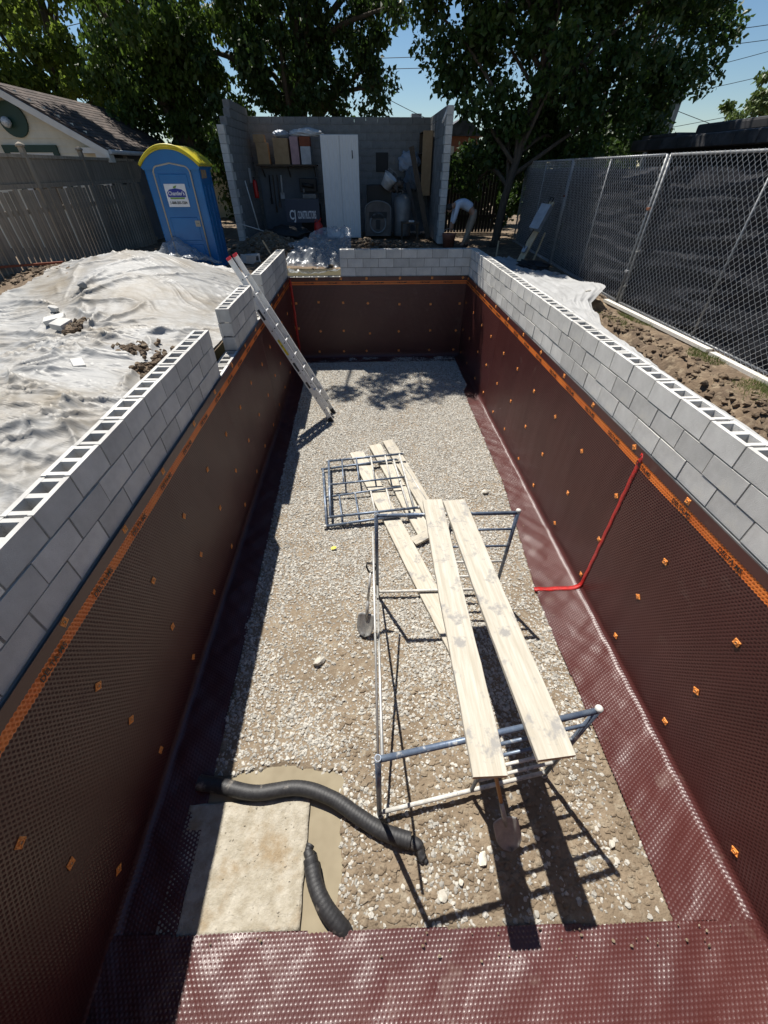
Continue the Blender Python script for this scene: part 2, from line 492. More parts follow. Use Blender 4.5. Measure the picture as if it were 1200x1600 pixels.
# ------------------------------------------------------------------ ground sheet
xs = np.concatenate([[-500, -200, -80, -40, -25, -18], np.arange(-13, -2.3, 0.12), [-2.2], [3.0], np.arange(3.05, 5.4, 0.045), np.arange(5.5, 10, 0.3), [12, 16, 25, 45, 100, 250, 500]])
ys = np.concatenate([[-60, -20, -8, -4, -2, -0.7], np.arange(-0.5, 12.1, 0.07), [12.2], np.arange(12.3, 17, 0.08), np.arange(17, 30, 0.5), [35, 45, 70, 130, 300, 800]])
g = link('ground', grid_mesh('ground', xs, ys, ground_z, 'soil', keep=lambda x, y: ~((x > -2.2) & (x < 3.0) & (y > -0.7) & (y < 12.2))))
tag(g, kind='structure')


# ------------------------------------------------------------------ pool floor
def pud(x, y):   # puddle mask 0..1
    d1 = ((x + 0.95) / 0.62) ** 2 + ((y - 1.09) / 0.17) ** 2
    d2 = ((x + 0.50) / 0.17) ** 2 + ((y - 0.62) / 0.52) ** 2
    d = np.minimum(d1, d2) + 0.5 * fbm(x * 3, y * 3, 3, 71)
    return np.clip(1.25 - d, 0, 1)


def flange_right(y):      # x of the membrane's free edge on the floor, right side
    return np.interp(y, [-1, 0.0, 3.1, 5.5, 9.4, 9.8, 12], [2.19, 2.19, 2.18, 2.40, 2.46, 2.62, 2.66])


def flange_near(x):
    return 0.17 - 0.03 * (x + 0.5) * 0.9


def flange_left(y):
    return np.interp(y, [-1, 2, 6, 12], [-1.52, -1.55, -1.62, -1.7])


def floor_z(x, y):
    z = 0.012 * fbm(x * 1.3, y * 1.3, 4, 81) + 0.010 * fbm(x * 7, y * 7, 3, 85) * sstep(2.2, 0.8, y)
    z = z - 0.07 * sstep(0, 0.6, pud(x, y))
    z = z - 0.05 * np.maximum(np.maximum(sstep(-0.01, 0.06, x - flange_right(y)), sstep(0.01, -0.06, y - flange_near(x))), np.maximum(sstep(0.01, -0.06, x - flange_left(y)), sstep(-0.58, -0.64, x) * sstep(1.05, 1.0, y) * (x > -1.85)))
    return z


fxs = np.arange(XL - 0.001, XR + 0.01, 0.04); fys = np.arange(YN, YB + 0.02, 0.04)
floor_me = grid_mesh('pool_floor', fxs, fys, floor_z, 'mud')
pool_floor = tag(link('pool_floor', floor_me), kind='structure')


# density of loose stone over the floor
fv = np.empty(len(floor_me.vertices) * 3, np.float32); floor_me.vertices.foreach_get('co', fv); fv = fv.reshape(-1, 3)
fx, fy = fv[:, 0], fv[:, 1]
dens = 0.62 + 0.75 * fbm(fx * 0.75, fy * 0.75, 3, 91) + 0.65 * fbm(fx * 2.6, fy * 2.6, 3, 95)
dens += 0.40 * sstep(3.0, 7.0, fy)
dens -= 0.45 * sstep(2.0, 0.7, fy)
dens -= 0.30 * sstep(1.7, 2.3, fx) * sstep(5.0, 2.5, fy)
dens -= 0.25 * np.exp(-((fx + 0.45) / 0.5) ** 2 - ((fy - 2.2) / 0.6) ** 2)
dens = np.clip(dens, 0.07, 1.0)
dens *= 1 - sstep(0.02, 0.35, pud(fx, fy))
dens *= (fx < flange_right(fy) - 0.015) & (fy > flange_near(fx) + 0.0) & (fx > flange_left(fy))
dens *= ~((fx > -1.8) & (fx < -0.56) & (fy < 1.06))
at = floor_me.attributes.new('stone_density', 'FLOAT', 'POINT'); at.data.foreach_set('value', dens.astype(np.float32))


def gravel_nodes(dmax, smin, smax, seed):
    ng = bpy.data.node_groups.new('gravel_scatter', 'GeometryNodeTree')
    ng.interface.new_socket('Geometry', in_out='INPUT', socket_type='NodeSocketGeometry')
    ng.interface.new_socket('Geometry', in_out='OUTPUT', socket_type='NodeSocketGeometry')
    N = ng.nodes; L = ng.links
    gi = N.new('NodeGroupInput'); go = N.new('NodeGroupOutput')
    dp = N.new('GeometryNodeDistributePointsOnFaces'); dp.distribute_method = 'RANDOM'; dp.inputs['Seed'].default_value = seed
    na = N.new('GeometryNodeInputNamedAttribute'); na.data_type = 'FLOAT'; na.inputs['Name'].default_value = 'stone_density'
    mu = N.new('ShaderNodeMath'); mu.operation = 'MULTIPLY'; mu.inputs[1].default_value = dmax
    L.new(na.outputs['Attribute'], mu.inputs[0]); L.new(mu.outputs[0], dp.inputs['Density'])
    L.new(gi.outputs[0], dp.inputs['Mesh'])
    jn = N.new('GeometryNodeGeometryToInstance')
    for k in range(5):
        ico = N.new('GeometryNodeMeshIcoSphere'); ico.inputs['Radius'].default_value = 1.0; ico.inputs['Subdivisions'].default_value = 1 if k < 3 else 2
        sp = N.new('GeometryNodeSetPosition')
        nz = N.new('ShaderNodeTexNoise'); nz.noise_dimensions = '4D'; nz.inputs['W'].default_value = 3.7 * k + seed; nz.inputs['Scale'].default_value = 1.1
        ps = N.new('GeometryNodeInputPosition')
        sb = N.new('ShaderNodeVectorMath'); sb.operation = 'SUBTRACT'; sb.inputs[1].default_value = (0.5, 0.5, 0.5)
        sc = N.new('ShaderNodeVectorMath'); sc.operation = 'SCALE'; sc.inputs['Scale'].default_value = 2.2
        L.new(ps.outputs[0], nz.inputs['Vector']); L.new(nz.outputs['Color'], sb.inputs[0]); L.new(sb.outputs[0], sc.inputs[0]); L.new(sc.outputs[0], sp.inputs['Offset'])
        tf = N.new('GeometryNodeTransform'); tf.inputs['Scale'].default_value = (1.0, 0.72 + 0.05 * k, 0.5 + 0.05 * k)
        L.new(ico.outputs[0], sp.inputs['Geometry']); L.new(sp.outputs[0], tf.inputs['Geometry'])
        sm = N.new('GeometryNodeSetMaterial'); sm.inputs['Material'].default_value = M['gravel']
        ss = N.new('GeometryNodeSetShadeSmooth'); ss.inputs['Shade Smooth'].default_value = False
        L.new(tf.outputs[0], ss.inputs[0]); L.new(ss.outputs[0], sm.inputs['Geometry']); L.new(sm.outputs[0], jn.inputs[0])
    io = N.new('GeometryNodeInstanceOnPoints')
    L.new(dp.outputs['Points'], io.inputs['Points']); L.new(jn.outputs[0], io.inputs['Instance'])
    io.inputs['Pick Instance'].default_value = True
    rv = N.new('FunctionNodeRandomValue'); rv.data_type = 'FLOAT_VECTOR'
    rv.inputs[0].default_value = (-0.5, -0.5, 0); rv.inputs[1].default_value = (0.5, 0.5, 6.283)
    L.new(rv.outputs[0], io.inputs['Rotation'])
    rs = N.new('FunctionNodeRandomValue'); rs.data_type = 'FLOAT'
    rs.inputs[2].default_value = 0.0; rs.inputs[3].default_value = 1.0; rs.inputs['Seed'].default_value = 5
    pw = N.new('ShaderNodeMath'); pw.operation = 'POWER'; pw.inputs[1].default_value = 2.2; L.new(rs.outputs[1], pw.inputs[0])
    mr = N.new('ShaderNodeMapRange'); mr.inputs['To Min'].default_value = smin; mr.inputs['To Max'].default_value = smax
    L.new(pw.outputs[0], mr.inputs['Value']); L.new(mr.outputs[0], io.inputs['Scale'])
    L.new(io.outputs[0], go.inputs[0])
    return ng


gravel = link('gravel', floor_me.copy())
md = gravel.modifiers.new('scatter', 'NODES'); md.node_group = gravel_nodes(3000, 0.008, 0.026, 1)
tag(gravel, 'loose pale grey crushed stone spread over the pool floor', 'gravel', kind='stuff')

# puddle
pm = grid_mesh('puddle', np.arange(-1.75, 0.0, 0.03), np.arange(0.02, 1.45, 0.03), lambda x, y: 0 * x - 0.016, 'water', keep=lambda x, y: pud(x, y) > 0.02)
tag(link('water', pm), 'shallow muddy water lying around the pale board and black pipes', 'puddle', kind='structure')

# ------------------------------------------------------------------ dimpled drainage membranes
ARC = 0.07
LW_ = MEM - ARC


def undulate(t, s, seed):
    fl = sstep(LW_ - 0.1, LW_ + 0.2, s)
    w = 0.004 * np.sin(2.1 * t + 1.3 * s + seed) + 0.013 * fbm(t * 1.5, s * 0.28, 3, 100 + seed) + 0.006 * fbm(t * 0.9, s * 1.1, 2, 104 + seed)
    w = w * sstep(0.0, 0.3, s)
    f = 0.018 * fbm(t * 1.6 + 0.8 * s, s * 1.9 - t * 0.5, 2, 120 + seed)
    u, v = 0.8 * t + 0.6 * s, -0.6 * t + 0.8 * s
    f = f + 0.013 * fbm(u * 5.0, v * 1.3, 2, 140 + seed) + 0.008 * pnoise(u * 1.5, v * 6.0, 150 + seed)
    return w * (1 - fl) + np.maximum(f, -0.008) * fl


def sheet_map(side, t, s, n, seed):
    """surface point at run t, profile length s, height n above the sheet"""
    a = np.clip((s - LW_) / ARC, 0, math.pi / 2)
    d = np.where(s < LW_, 0, ARC - ARC * np.cos(a)) + np.maximum(0, s - LW_ - ARC * math.pi / 2)
    z = np.where(s < LW_, MEM - s, ARC - ARC * np.sin(a))
    nd, nz = np.cos(a), np.sin(a)
    n = n + undulate(t, s, seed)
    d = d + nd * n + 0.022
    z = z + nz * n + {'right': 0.014, 'left': 0.014, 'back': 0.014, 'near': 0.040}[side]
    if side == 'right': return np.stack([XR - d, t, z], -1)
    if side == 'left': return np.stack([XL + d, t, z], -1)
    if side == 'back': return np.stack([t, YB - d, z], -1)
    return np.stack([t, YN + d, z], -1)


def s_edge(dist):
    return LW_ + ARC * math.pi / 2 + (dist - ARC)


def dimple_sheet(name, side, t0, t1, smax, seed, pitch=0.0315):
    dt, ds = pitch, pitch * 0.866
    S = s_edge(0.75)
    nt_ = int((t1 - t0) / dt) + 2; ns = int(S / ds) + 2
    I, J = np.meshgrid(np.arange(nt_), np.arange(ns), indexing='ij')
    tc = (t0 + I * dt + (J % 2) * dt / 2).ravel(); sc = (0.085 + J * ds).ravel()
    ok = (sc < smax(tc)) & (tc < t1 + dt / 2)
    tc, sc = tc[ok], sc[ok]; n = len(tc)
    ang = np.arange(6) * math.pi / 3 + math.pi / 6
    Rc = pitch / math.sqrt(3)
    rings = []
    for rr, dep in ((Rc, 0.0), (0.0128, 0.0)):
        t = tc[:, None] + rr * np.cos(ang); s = sc[:, None] + rr * np.sin(ang)
        t = np.clip(t, t0, t1); s = np.minimum(s, smax(t))
        rings.append(sheet_map(side, t, s, np.full(t.shape, dep), seed))
    rings.append(sheet_map(side, tc, np.minimum(sc, smax(tc)), np.full(tc.shape, -0.0150), seed)[:, None, :])
    V = np.concatenate(rings, 1).reshape(-1, 3)          # per cell 13 verts
    base = (np.arange(n) * 13)[:, None]
    F = []; MI = []; SM = []
    stripe = ((sc > 0.105) & (sc < 0.185)).astype(int); zero = np.zeros(n, int)
    for k in range(6):
        k2 = (k + 1) % 6
        F.append(base + np.array([[k, k2, 6 + k2]])); MI.append(stripe); SM.append(False)
        F.append(base + np.array([[k, 6 + k2, 6 + k]])); MI.append(stripe); SM.append(False)
        F.append(base + np.array([[6 + k, 6 + k2, 12]])); MI.append(stripe); SM.append(True)
    F = np.stack(F, 1).reshape(-1, 3); MI = np.stack(MI, 1).reshape(-1)
    me = np_mesh(name, V, F, ['membrane', 'orange_print'], True, MI)
    if len(me.polygons) == len(F): me.polygons.foreach_set('use_smooth', np.tile(np.array(SM), n))
    return me


def plain_sheet(name, side, t0, t1, smin, smax_c, smax, seed, off=0.0, mats='membrane', dt=0.12, ds=0.06):
    ts = np.linspace(t0, t1, max(2, int((t1 - t0) / dt) + 1)); ss = np.linspace(smin, smax_c, max(2, int((smax_c - smin) / ds) + 1))
    T, S = np.meshgrid(ts, ss, indexing='ij')
    S = np.minimum(S, smax(T))
    V = sheet_map(side, T, S, np.full(T.shape, off), seed).reshape(-1, 3)
    nx, ny = T.shape
    i, j = np.meshgrid(np.arange(nx - 1), np.arange(ny - 1), indexing='ij'); a = i * ny + j
    F = np.stack([a, a + ny, a + ny + 1, a + 1], -1).reshape(-1, 4)
    return np_mesh(name, V, F, mats)


def membrane_fine_mat():
    """far part of the sheet, dimples too fine to tell apart: relief in the material"""
    m = M['membrane'].copy(); m.name = 'membrane_fine'; nt = m.node_tree; L = nt.links
    b = nt.nodes['Principled BSDF']
    tc = node(nt, 'ShaderNodeTexCoord')
    vo = node(nt, 'ShaderNodeTexVoronoi'); vo.inputs['Scale'].default_value = 30; vo.inputs['Randomness'].default_value = 0.0
    L.new(tc.outputs['Object'], vo.inputs['Vector'])
    bp = node(nt, 'ShaderNodeBump'); bp.inputs['Distance'].default_value = 0.012; bp.inputs['Strength'].default_value = 0.8
    L.new(vo.outputs['Distance'], bp.inputs['Height']); L.new(bp.outputs[0], b.inputs['Normal'])
    M['membrane_fine'] = m


membrane_fine_mat()

# washer-like fastener: a square orange plate with a raised ring and nail head
fb = MB()
fb.bevbox((-0.028, -0.028, 0), (0.028, 0.028, 0.006), 0.003)
fb.lathe([(0.016, 0.005), (0.016, 0.012), (0.010, 0.012), (0.010, 0.006)], n=10)
for sx in (-1, 1):
    for sy in (-1, 1):
        fb.lathe([(0.006, 0.0055), (0.006, 0.009), (0.0, 0.009)], (sx * 0.019, sy * 0.019, 0), n=6)
fb.lathe([(0.008, 0.006), (0.008, 0.009), (0.0, 0.010)], n=8, mi=1)
FAST = fb.mesh('fastener', ['orange_plastic', 'nail'])


def fastener(side, t, z, parent, seed):
    p = sheet_map(side, np.array([t]), np.array([MEM - z]), np.array([0.001]), seed)[0]
    o = link('fastener', FAST, parent)
    n = {'right': (-1, 0, 0), 'left': (1, 0, 0), 'back': (0, -1, 0)}[side]
    q = Vector(n).to_track_quat('Z', 'Y').to_matrix().to_4x4() @ Matrix.Rotation(random.choice([0, 0.2, -0.15, 0.785, 0.6]) + random.uniform(-.1, .1), 4, 'Z')
    o.matrix_local = Matrix.Translation(p) @ q
    return o


def make_membrane(side, label, t0, t1, tsplit, smax, seed):
    T = thing('drainage_membrane', label, 'membrane', group=None)
    if tsplit > t0:
        link('dimpled_sheet', dimple_sheet('dimpled_sheet', side, t0, tsplit, smax, seed), T)
    if tsplit < t1:
        link('far_sheet', plain_sheet('far_sheet', side, tsplit, t1, 0.0, s_edge(0.75), smax, seed, -0.002, 'membrane_fine'), T)
        for a, b in ((0.105, 0.127), (0.160, 0.182)):
            link('orange_line', plain_sheet('orange_line', side, tsplit, t1, a, b, smax, seed, 0.003, 'orange_print'), T)
        link('orange_line', plain_sheet('orange_line', side, tsplit, t1, 0.137, 0.150, smax, seed, 0.003, 'orange_print'), T)
    link('top_edge', plain_sheet('top_edge', side, t0, t1, 0.0, 0.092, smax, seed, 0.004, 'membrane', ds=0.046), T)
    return T


mem_right = make_membrane('right', 'dimpled dark red plastic membrane lining the sunlit right pool wall', YN, YB, 8.6, lambda t: s_edge(XR - flange_right(t)), 1)
mem_left = make_membrane('left', 'dimpled dark brown membrane lining the shaded left pool wall behind the ladder', YN, YB, 8.0, lambda t: s_edge(flange_left(t) - XL), 2)
mem_back = make_membrane('back', 'dark brown membrane lining the shaded far end wall of the pool', XL, XR, XL, lambda t: s_edge(0.42 + 0 * t), 3)
mem_near = make_membrane('near', 'shiny dimpled red membrane folded across the floor at the near end', XL, XR, XR, lambda t: s_edge(flange_near(t) - YN), 4)

for y in np.arange(0.55, 12, 0.93):
    for z, dy in ((2.045, 0.12), (1.46, 0.03), (0.83, 0.0), (0.20, -0.04)):
        fastener('right', y + dy + random.uniform(-.06, .06), z + random.uniform(-.04, .04) * (z < 2), mem_right, 1)
for y in np.arange(0.55, 12, 0.875):
    for z, dy in ((2.055, 0.06), (1.45, 0.02), (0.87, 0.0), (0.24, -0.03)):
        fastener('left', y + dy + random.uniform(-.05, .05), z + random.uniform(-.03, .03) * (z < 2), mem_left, 2)
for x, z in [(-1.24, 2.05), (-.6, 2.05), (.08, 2.05), (.97, 2.05), (1.83, 2.05), (2.66, 2.05), (-1.86, 1.47), (-1.25, 1.49), (-.58, 1.47), (.1, 1.45), (.97, 1.42), (1.84, 1.41), (2.65, 1.42),
             (-1.88, .82), (-1.27, .74), (-.61, .74), (.14, .66), (.97, .71), (1.88, .72), (2.63, .71), (-1.36, .17), (-.64, .17), (.03, .17), (.98, .17), (1.89, .17), (2.62, .17)]:
    fastener('back', x, z, mem_back, 3)

# printed brand lettering in the orange stripe
TXT = text_mesh('DELTA-MS', 0.056, 'black_print', 0.0004, True)
SOLID = MB()


def letter(side, t, parent, seed, zc=MEM - 0.1435):
    p = sheet_map(side, np.array([t]), np.array([MEM - zc]), np.array([0.006]), seed)[0]
    o = link('printed_lettering', TXT, parent)
    n = {'right': (-1, 0, 0), 'left': (1, 0, 0), 'back': (0, -1, 0)}[side]
    nz = Vector(n); up = Vector((0, 0, 1)); xx = up.cross(nz)
    o.matrix_local = Matrix.Translation(p) @ Matrix((xx, up, nz)).transposed().to_4x4()


for x in np.arange(-1.45, 2.7, 0.62): letter('back', x, mem_back, 3)
for y in np.arange(0.7, 11.9, 0.62):
    letter('right', y, mem_right, 1)
    letter('left', y, mem_left, 2)

# red seam tape
def tape(label, side, t, s_list, w, seed, lean):
    mb = MB(); vs = []; fs = []
    k = len(s_list)
    for i, s in enumerate(s_list):
        wob = 0.004 * math.sin(i * 1.7) + lean * i / k
        for a in (-1, 0, 1):
            p = sheet_map(side, np.array([t + wob + a * w / 2]), np.array([s]), np.array([0.003 + 0.0015 * math.sin(i * 2.3 + a * 2)]), seed)[0]
            vs.append(p)
    for i in range(k - 1):
        for a in range(2):
            fs.append((i * 3 + a, i * 3 + a + 1, i * 3 + 4 + a, i * 3 + 3 + a))
    mb.add(vs, fs, 0, True)
    o = mb.build('seam_tape', 'red_tape')
    sol = o.modifiers.new('thickness', 'SOLIDIFY'); sol.thickness = 0.001
    return tag(o, label, 'tape')


tape('bright red seam tape running down the right wall and across the floor flap', 'right', 3.27, list(np.linspace(0.03, s_edge(0.63), 40)), 0.06, 1, -0.08)
tape('red seam tape in the far left corner behind the ladder', 'back', XL + 0.06, list(np.linspace(0.0, 2.0, 20)), 0.07, 3, 0.0)

# ------------------------------------------------------------------ concrete block walls
bb = MB()
Lb, Wb, Hb = 0.386, 0.196, 0.186
sh = 0.037
bb.box((-Lb / 2, -Wb / 2, 0), (Lb / 2, -Wb / 2 + sh, Hb))
bb.box((-Lb / 2, Wb / 2 - sh, 0), (Lb / 2, Wb / 2, Hb))
for cx, w in ((-Lb / 2 + 0.027, 0.036), (0, 0.046), (Lb / 2 - 0.027, 0.036)):
    bb.box((cx - w / 2, -Wb / 2 + sh - 0.0004, 0.0015), (cx + w / 2, Wb / 2 - sh + 0.0004, Hb - 0.0015))
BLOCK = bb.mesh('block', 'block')
hb = MB()
hb.box((-0.093, -Wb / 2, 0), (0.093, -Wb / 2 + sh, Hb)); hb.box((-0.093, Wb / 2 - sh, 0), (0.093, Wb / 2, Hb))
for cx in (-0.068, 0.068): hb.box((cx - 0.017, -Wb / 2 + sh - 0.0004, 0.0015), (cx + 0.017, Wb / 2 - sh + 0.0004, Hb - 0.0015))
HALF = hb.mesh('half_block', 'block')


def block_run(W, axis, fixed, a0, nblk, z0, courses, mort, phase=0):
    """courses of blocks; axis 'y' or 'x'; fixed = wall centre on the other axis"""
    for c in range(courses):
        z = z0 + c * 0.2 + 0.014
        items = []
        if (c + phase) % 2 == 0:
            items = [(a0 + 0.2 + 0.4 * i, BLOCK) for i in range(nblk)]
        else:
            items = [(a0 + 0.1, HALF)] + [(a0 + 0.4 + 0.4 * i, BLOCK) for i in range(nblk - 1)] + [(a0 + nblk * 0.4 - 0.1, HALF)]
        for a, me in items:
            o = link('block' if me is BLOCK else 'half_block', me, W)
            j = random.uniform(-0.0035, 0.0035)
            fl = random.choice((0, math.pi))
            if axis == 'y':
                o.location = (fixed + j, a + random.uniform(-.003, .003), z + random.uniform(-.002, .002)); o.rotation_euler = (random.uniform(-.002, .002), random.uniform(-.004, .004), math.pi / 2 + fl + random.uniform(-.004, .004))
            else:
                o.location = (a + random.uniform(-.002, .002), fixed + j, z); o.rotation_euler = (random.uniform(-.004, .004), random.uniform(-.002, .002), fl + random.uniform(-.004, .004))
            # head joint mortar on both face shells
            half = (0.2 if me is BLOCK else 0.1)
            for sgn in (-1, 1):
                lo = a + half - 0.009; hi = a + half + 0.009
                w0 = fixed + sgn * (Wb / 2 - 0.007); w1 = fixed + sgn * (Wb / 2 - 0.028)
                if a + half > a0 + nblk * 0.4 - 0.01: continue
                if axis == 'y': mort.box((min(w0, w1), lo, z + 0.002), (max(w0, w1), hi, z + Hb - 0.004 - 0.006 * random.random()))
                else: mort.box((lo, min(w0, w1), z + 0.002), (hi, max(w0, w1), z + Hb - 0.004 - 0.006 * random.random()))
        for sgn in (-1, 1):   # bed joint
            w0 = fixed + sgn * (Wb / 2 - 0.007); w1 = fixed + sgn * (Wb / 2 - 0.031)
            b0, b1 = a0 + 0.004, a0 + nblk * 0.4 - 0.004
            if axis == 'y': mort.box((min(w0, w1), b0, z - 0.0155), (max(w0, w1), b1, z + 0.0015))
            else: mort.box((b0, min(w0, w1), z - 0.0155), (b1, max(w0, w1), z + 0.0015))


def wall_core(W, lo, hi):
    mb = MB(); mb.box(lo, hi); return mb.build('lower_wall', 'block_old', W)


W = thing('block_wall', 'grey concrete block wall along the left side with gaps stepped for the ladder', 'wall')
mort = MB(); yc = XL - 0.1
block_run(W, 'y', yc, 5.44 - 16 * 0.4, 16, 2.10, 3, mort)
block_run(W, 'y', yc, 6.42, 4, 2.10, 3, mort, 1)
block_run(W, 'y', yc, 8.96, 8, 2.10, 3, mort)
block_run(W, 'y', yc, 5.44, 16, 1.90, 1, mort)
mort.build('mortar', 'mortar', W)
wall_core(W, (XL - 0.2, -0.7, -0.3), (XL, 5.43, 2.098)); wall_core(W, (XL - 0.2, 5.43, -0.3), (XL, 12.0, 1.897))

W = thing('block_wall', 'sunlit grey concrete block wall running along the right side of the pool', 'wall')
mort = MB(); block_run(W, 'y', XR + 0.1, -0.4, 31, 2.10, 3, mort); mort.build('mortar', 'mortar', W)
wall_core(W, (XR, -0.7, -0.3), (XR + 0.2, 12.0, 2.098))

W = thing('block_wall', 'shaded grey concrete block wall across the far end of the pool', 'wall')
mort = MB(); block_run(W, 'x', YB + 0.1, -0.6, 9, 2.10, 3, mort)
block_run(W, 'x', YB + 0.1, -2.2, 4, 1.90, 1, mort); mort.build('mortar', 'mortar', W)
wall_core(W, (-0.59, YB, -0.3), (3.0, YB + 0.2, 2.098)); wall_core(W, (-2.2, YB, -0.3), (-0.59, YB + 0.2, 1.897))

W = thing('block_wall', 'concrete block wall at the near end below the viewer', 'wall')
mort = MB(); block_run(W, 'x', YN - 0.1, -2.0, 12, 2.10, 3, mort); mort.build('mortar', 'mortar', W)
wall_core(W, (XL, YN - 0.2, -0.3), (XR, YN, 2.098))

# ------------------------------------------------------------------ plastic sheets over the soil
def folds(x, y, seed=0):
    """creases of a slack plastic sheet: long continuous ridges that swell, thin out and merge"""
    wx = x + 0.95 * fbm(x * 0.36, y * 0.36, 2, 200 + seed) + 0.06 * fbm(x * 1.6, y * 1.6, 2, 202); wy = y + 0.95 * fbm(x * 0.36 + 9, y * 0.36, 2, 204 + seed) + 0.06 * fbm(x * 1.6, y * 1.6, 2, 207)
    h = np.zeros_like(x)
    for k, (ang, wl, ln, amp, pw_) in enumerate(((0.10, 0.42, 3.4, 0.050, 3.4), (-0.55, 0.36, 3.0, 0.045, 3.4), (0.80, 0.34, 2.8, 0.042, 3.4), (0.0, 0.19, 2.8, 0.044, 2.8), (0.35, 0.16, 2.6, 0.040, 2.8), (-0.4, 0.145, 2.4, 0.036, 2.6), (0.15, 0.11, 2.2, 0.027, 2.2), (-0.2, 0.10, 2.0, 0.024, 2.2))):
        c, s = math.cos(ang), math.sin(ang)
        a = (wx * c + wy * s) / ln; b = (-wx * s + wy * c) / wl
        b = b + 0.9 * pnoise(a * 1.3, b * 0.30, 230 + k)
        A = sstep(-0.12, 0.38, pnoise(a * 1.6 + 5 * k, b * 0.42, 210 + seed + 7 * k))
        r = (1 - np.abs(np.sin(math.pi * b))) ** pw_
        msk = sstep(-0.12, 0.25, pnoise(x * 0.42 + 3.1 * k, y * 0.42 - 1.7 * k, 260 + seed + k))
        h = h + 1.0 * amp * r * A * (0.25 + 0.75 * msk)
    for cx, cy, rr, nn in ((-4.35, 6.3, 1.3, 14), (-5.0, 7.4, 1.0, 11), (-3.4, 3.0, 1.1, 11), (-2.7, 5.2, 0.9, 12), (-4.2, 4.6, 1.0, 11)):
        dx, dy = x - cx, y - cy; d = np.hypot(dx, dy) + 1e-6; th = np.arctan2(dy, dx)
        h = h + 0.075 * np.exp(-((d - 0.4) / rr) ** 2) * sstep(0.05, 0.35, d) * (1 - np.abs(np.sin(th * nn / 2 + 1.2 * pnoise(d * 1.2, th * 1.2, 280)))) ** 2 * sstep(-.3, .3, pnoise(th * 2.0, d * 0.5, 284))
    return h


HOLES = [(-4.42, 6.62, 0.15, 0.24, 0.3), (-2.62, 5.15, 0.20, 0.42, -0.2), (-3.05, 5.5, 0.16, 0.20, 0.2)]


def tarp_z(x, y):
    h = folds(x, y)
    edge = np.minimum(sstep(-2.2, -2.5, x) + 0.25, 1)
    return ground_z(x, y) + 0.02 + h * edge


def tarp_keep(x, y):
    k = (y < 11.1 + 0.5 * pnoise(x * 0.8, 0 * x, 300)) & (x > -6.1 - 0.5 * pnoise(y * 0.6, 0 * y + 5, 301) - 1.9 * sstep(8.5, 5.5, y))
    # free right end towards the toilet
    k &= ~((x > -3.0) & (y > 10.2 + 1.0 * (-2.2 - x)))
    for cx, cy, a, b, r in HOLES:
        dx, dy = x - cx, y - cy
        u = dx * math.cos(r) + dy * math.sin(r); v = -dx * math.sin(r) + dy * math.cos(r)
        k &= (u / a) ** 2 + (v / b) ** 2 + 0.5 * pnoise(x * 6, y * 6, 310) > 1
    return k


tm = grid_mesh('plastic_sheet', np.arange(-9.2, -2.205, 0.02), np.arange(0.9, 11.6, 0.02), tarp_z, 'poly_white', keep=tarp_keep)
tag(link('plastic_sheet', tm), 'wrinkled white plastic sheet over the soil heap beside the left wall', 'plastic sheet')


def rs_edge(y):
    return np.interp(y, [0, 4.0, 6.0, 7.4, 8.0, 8.6, 10, 13], [3.22, 3.30, 3.48, 3.95, 4.45, 4.62, 4.55, 4.2])


def rsheet(T, Yv):
    # T in 0..1 across; returns x
    return 3.015 + T * (rs_edge(Yv) - 3.015)


rt = np.linspace(0, 1, 60); ry = np.arange(2.0, 12.9, 0.04)
Tm, Ym = np.meshgrid(rt, ry, indexing='ij'); Xm = rsheet(Tm, Ym)
gf = 0.035 * np.clip(1 - np.abs(pnoise(Tm * 7 + 0.3 * Ym, Ym * 0.35, 330)) * 1.8, 0, 1) ** 2 + 0.02 * np.clip(1 - np.abs(pnoise(Tm * 13, Ym * 0.6, 331)) * 1.8, 0, 1) ** 2
crest = 0.14 * np.exp(-((Ym - 8.1) / 0.9) ** 2) * sstep(0.5, 0.9, Tm)
low = np.interp(Ym, [2, 6.5, 8, 12.9], [2.60, 2.58, 2.42, 2.35]) - 0.10 * Tm * sstep(8.2, 7.0, Ym)
Zm = np.maximum(ground_z(Xm, Ym) + 0.04, low + 0.05 * (1 - Tm)) + gf * 1.3 + crest
Vm = np.stack([Xm, Ym, Zm], -1).reshape(-1, 3)
nx_, ny_ = Tm.shape
ii, jj = np.meshgrid(np.arange(nx_ - 1), np.arange(ny_ - 1), indexing='ij'); aa = ii * ny_ + jj
Fm = np.stack([aa, aa + ny_, aa + ny_ + 1, aa + 1], -1).reshape(-1, 4)
tag(link('plastic_sheet', np_mesh('plastic_sheet', Vm, Fm, 'poly_grey')), 'long grey plastic sheet between the right block wall and the chain link fence', 'plastic sheet')


def crumpled(name, label, xr, yr, zf, mats, amp, step=0.03, seed=0, keep=None, solid=False):
    def z(x, y):
        h = 0
        for k, (a, wl) in enumerate(((0.4, 0.35), (-0.8, 0.28), (1.3, 0.16), (0.1, 0.11))):
            c, s = math.cos(a), math.sin(a)
            h = h + amp * wl / 0.35 * np.clip(1 - np.abs(pnoise((x * c + y * s) / (wl * 2.4), (-x * s + y * c) / wl, seed + k)) * 1.7, 0, 1) ** 1.6
        return zf(x, y) + h
    o = link(name, grid_mesh(name, np.arange(*xr, step), np.arange(*yr, step), z, mats, keep=keep))
    return tag(o, label, 'plastic sheet')


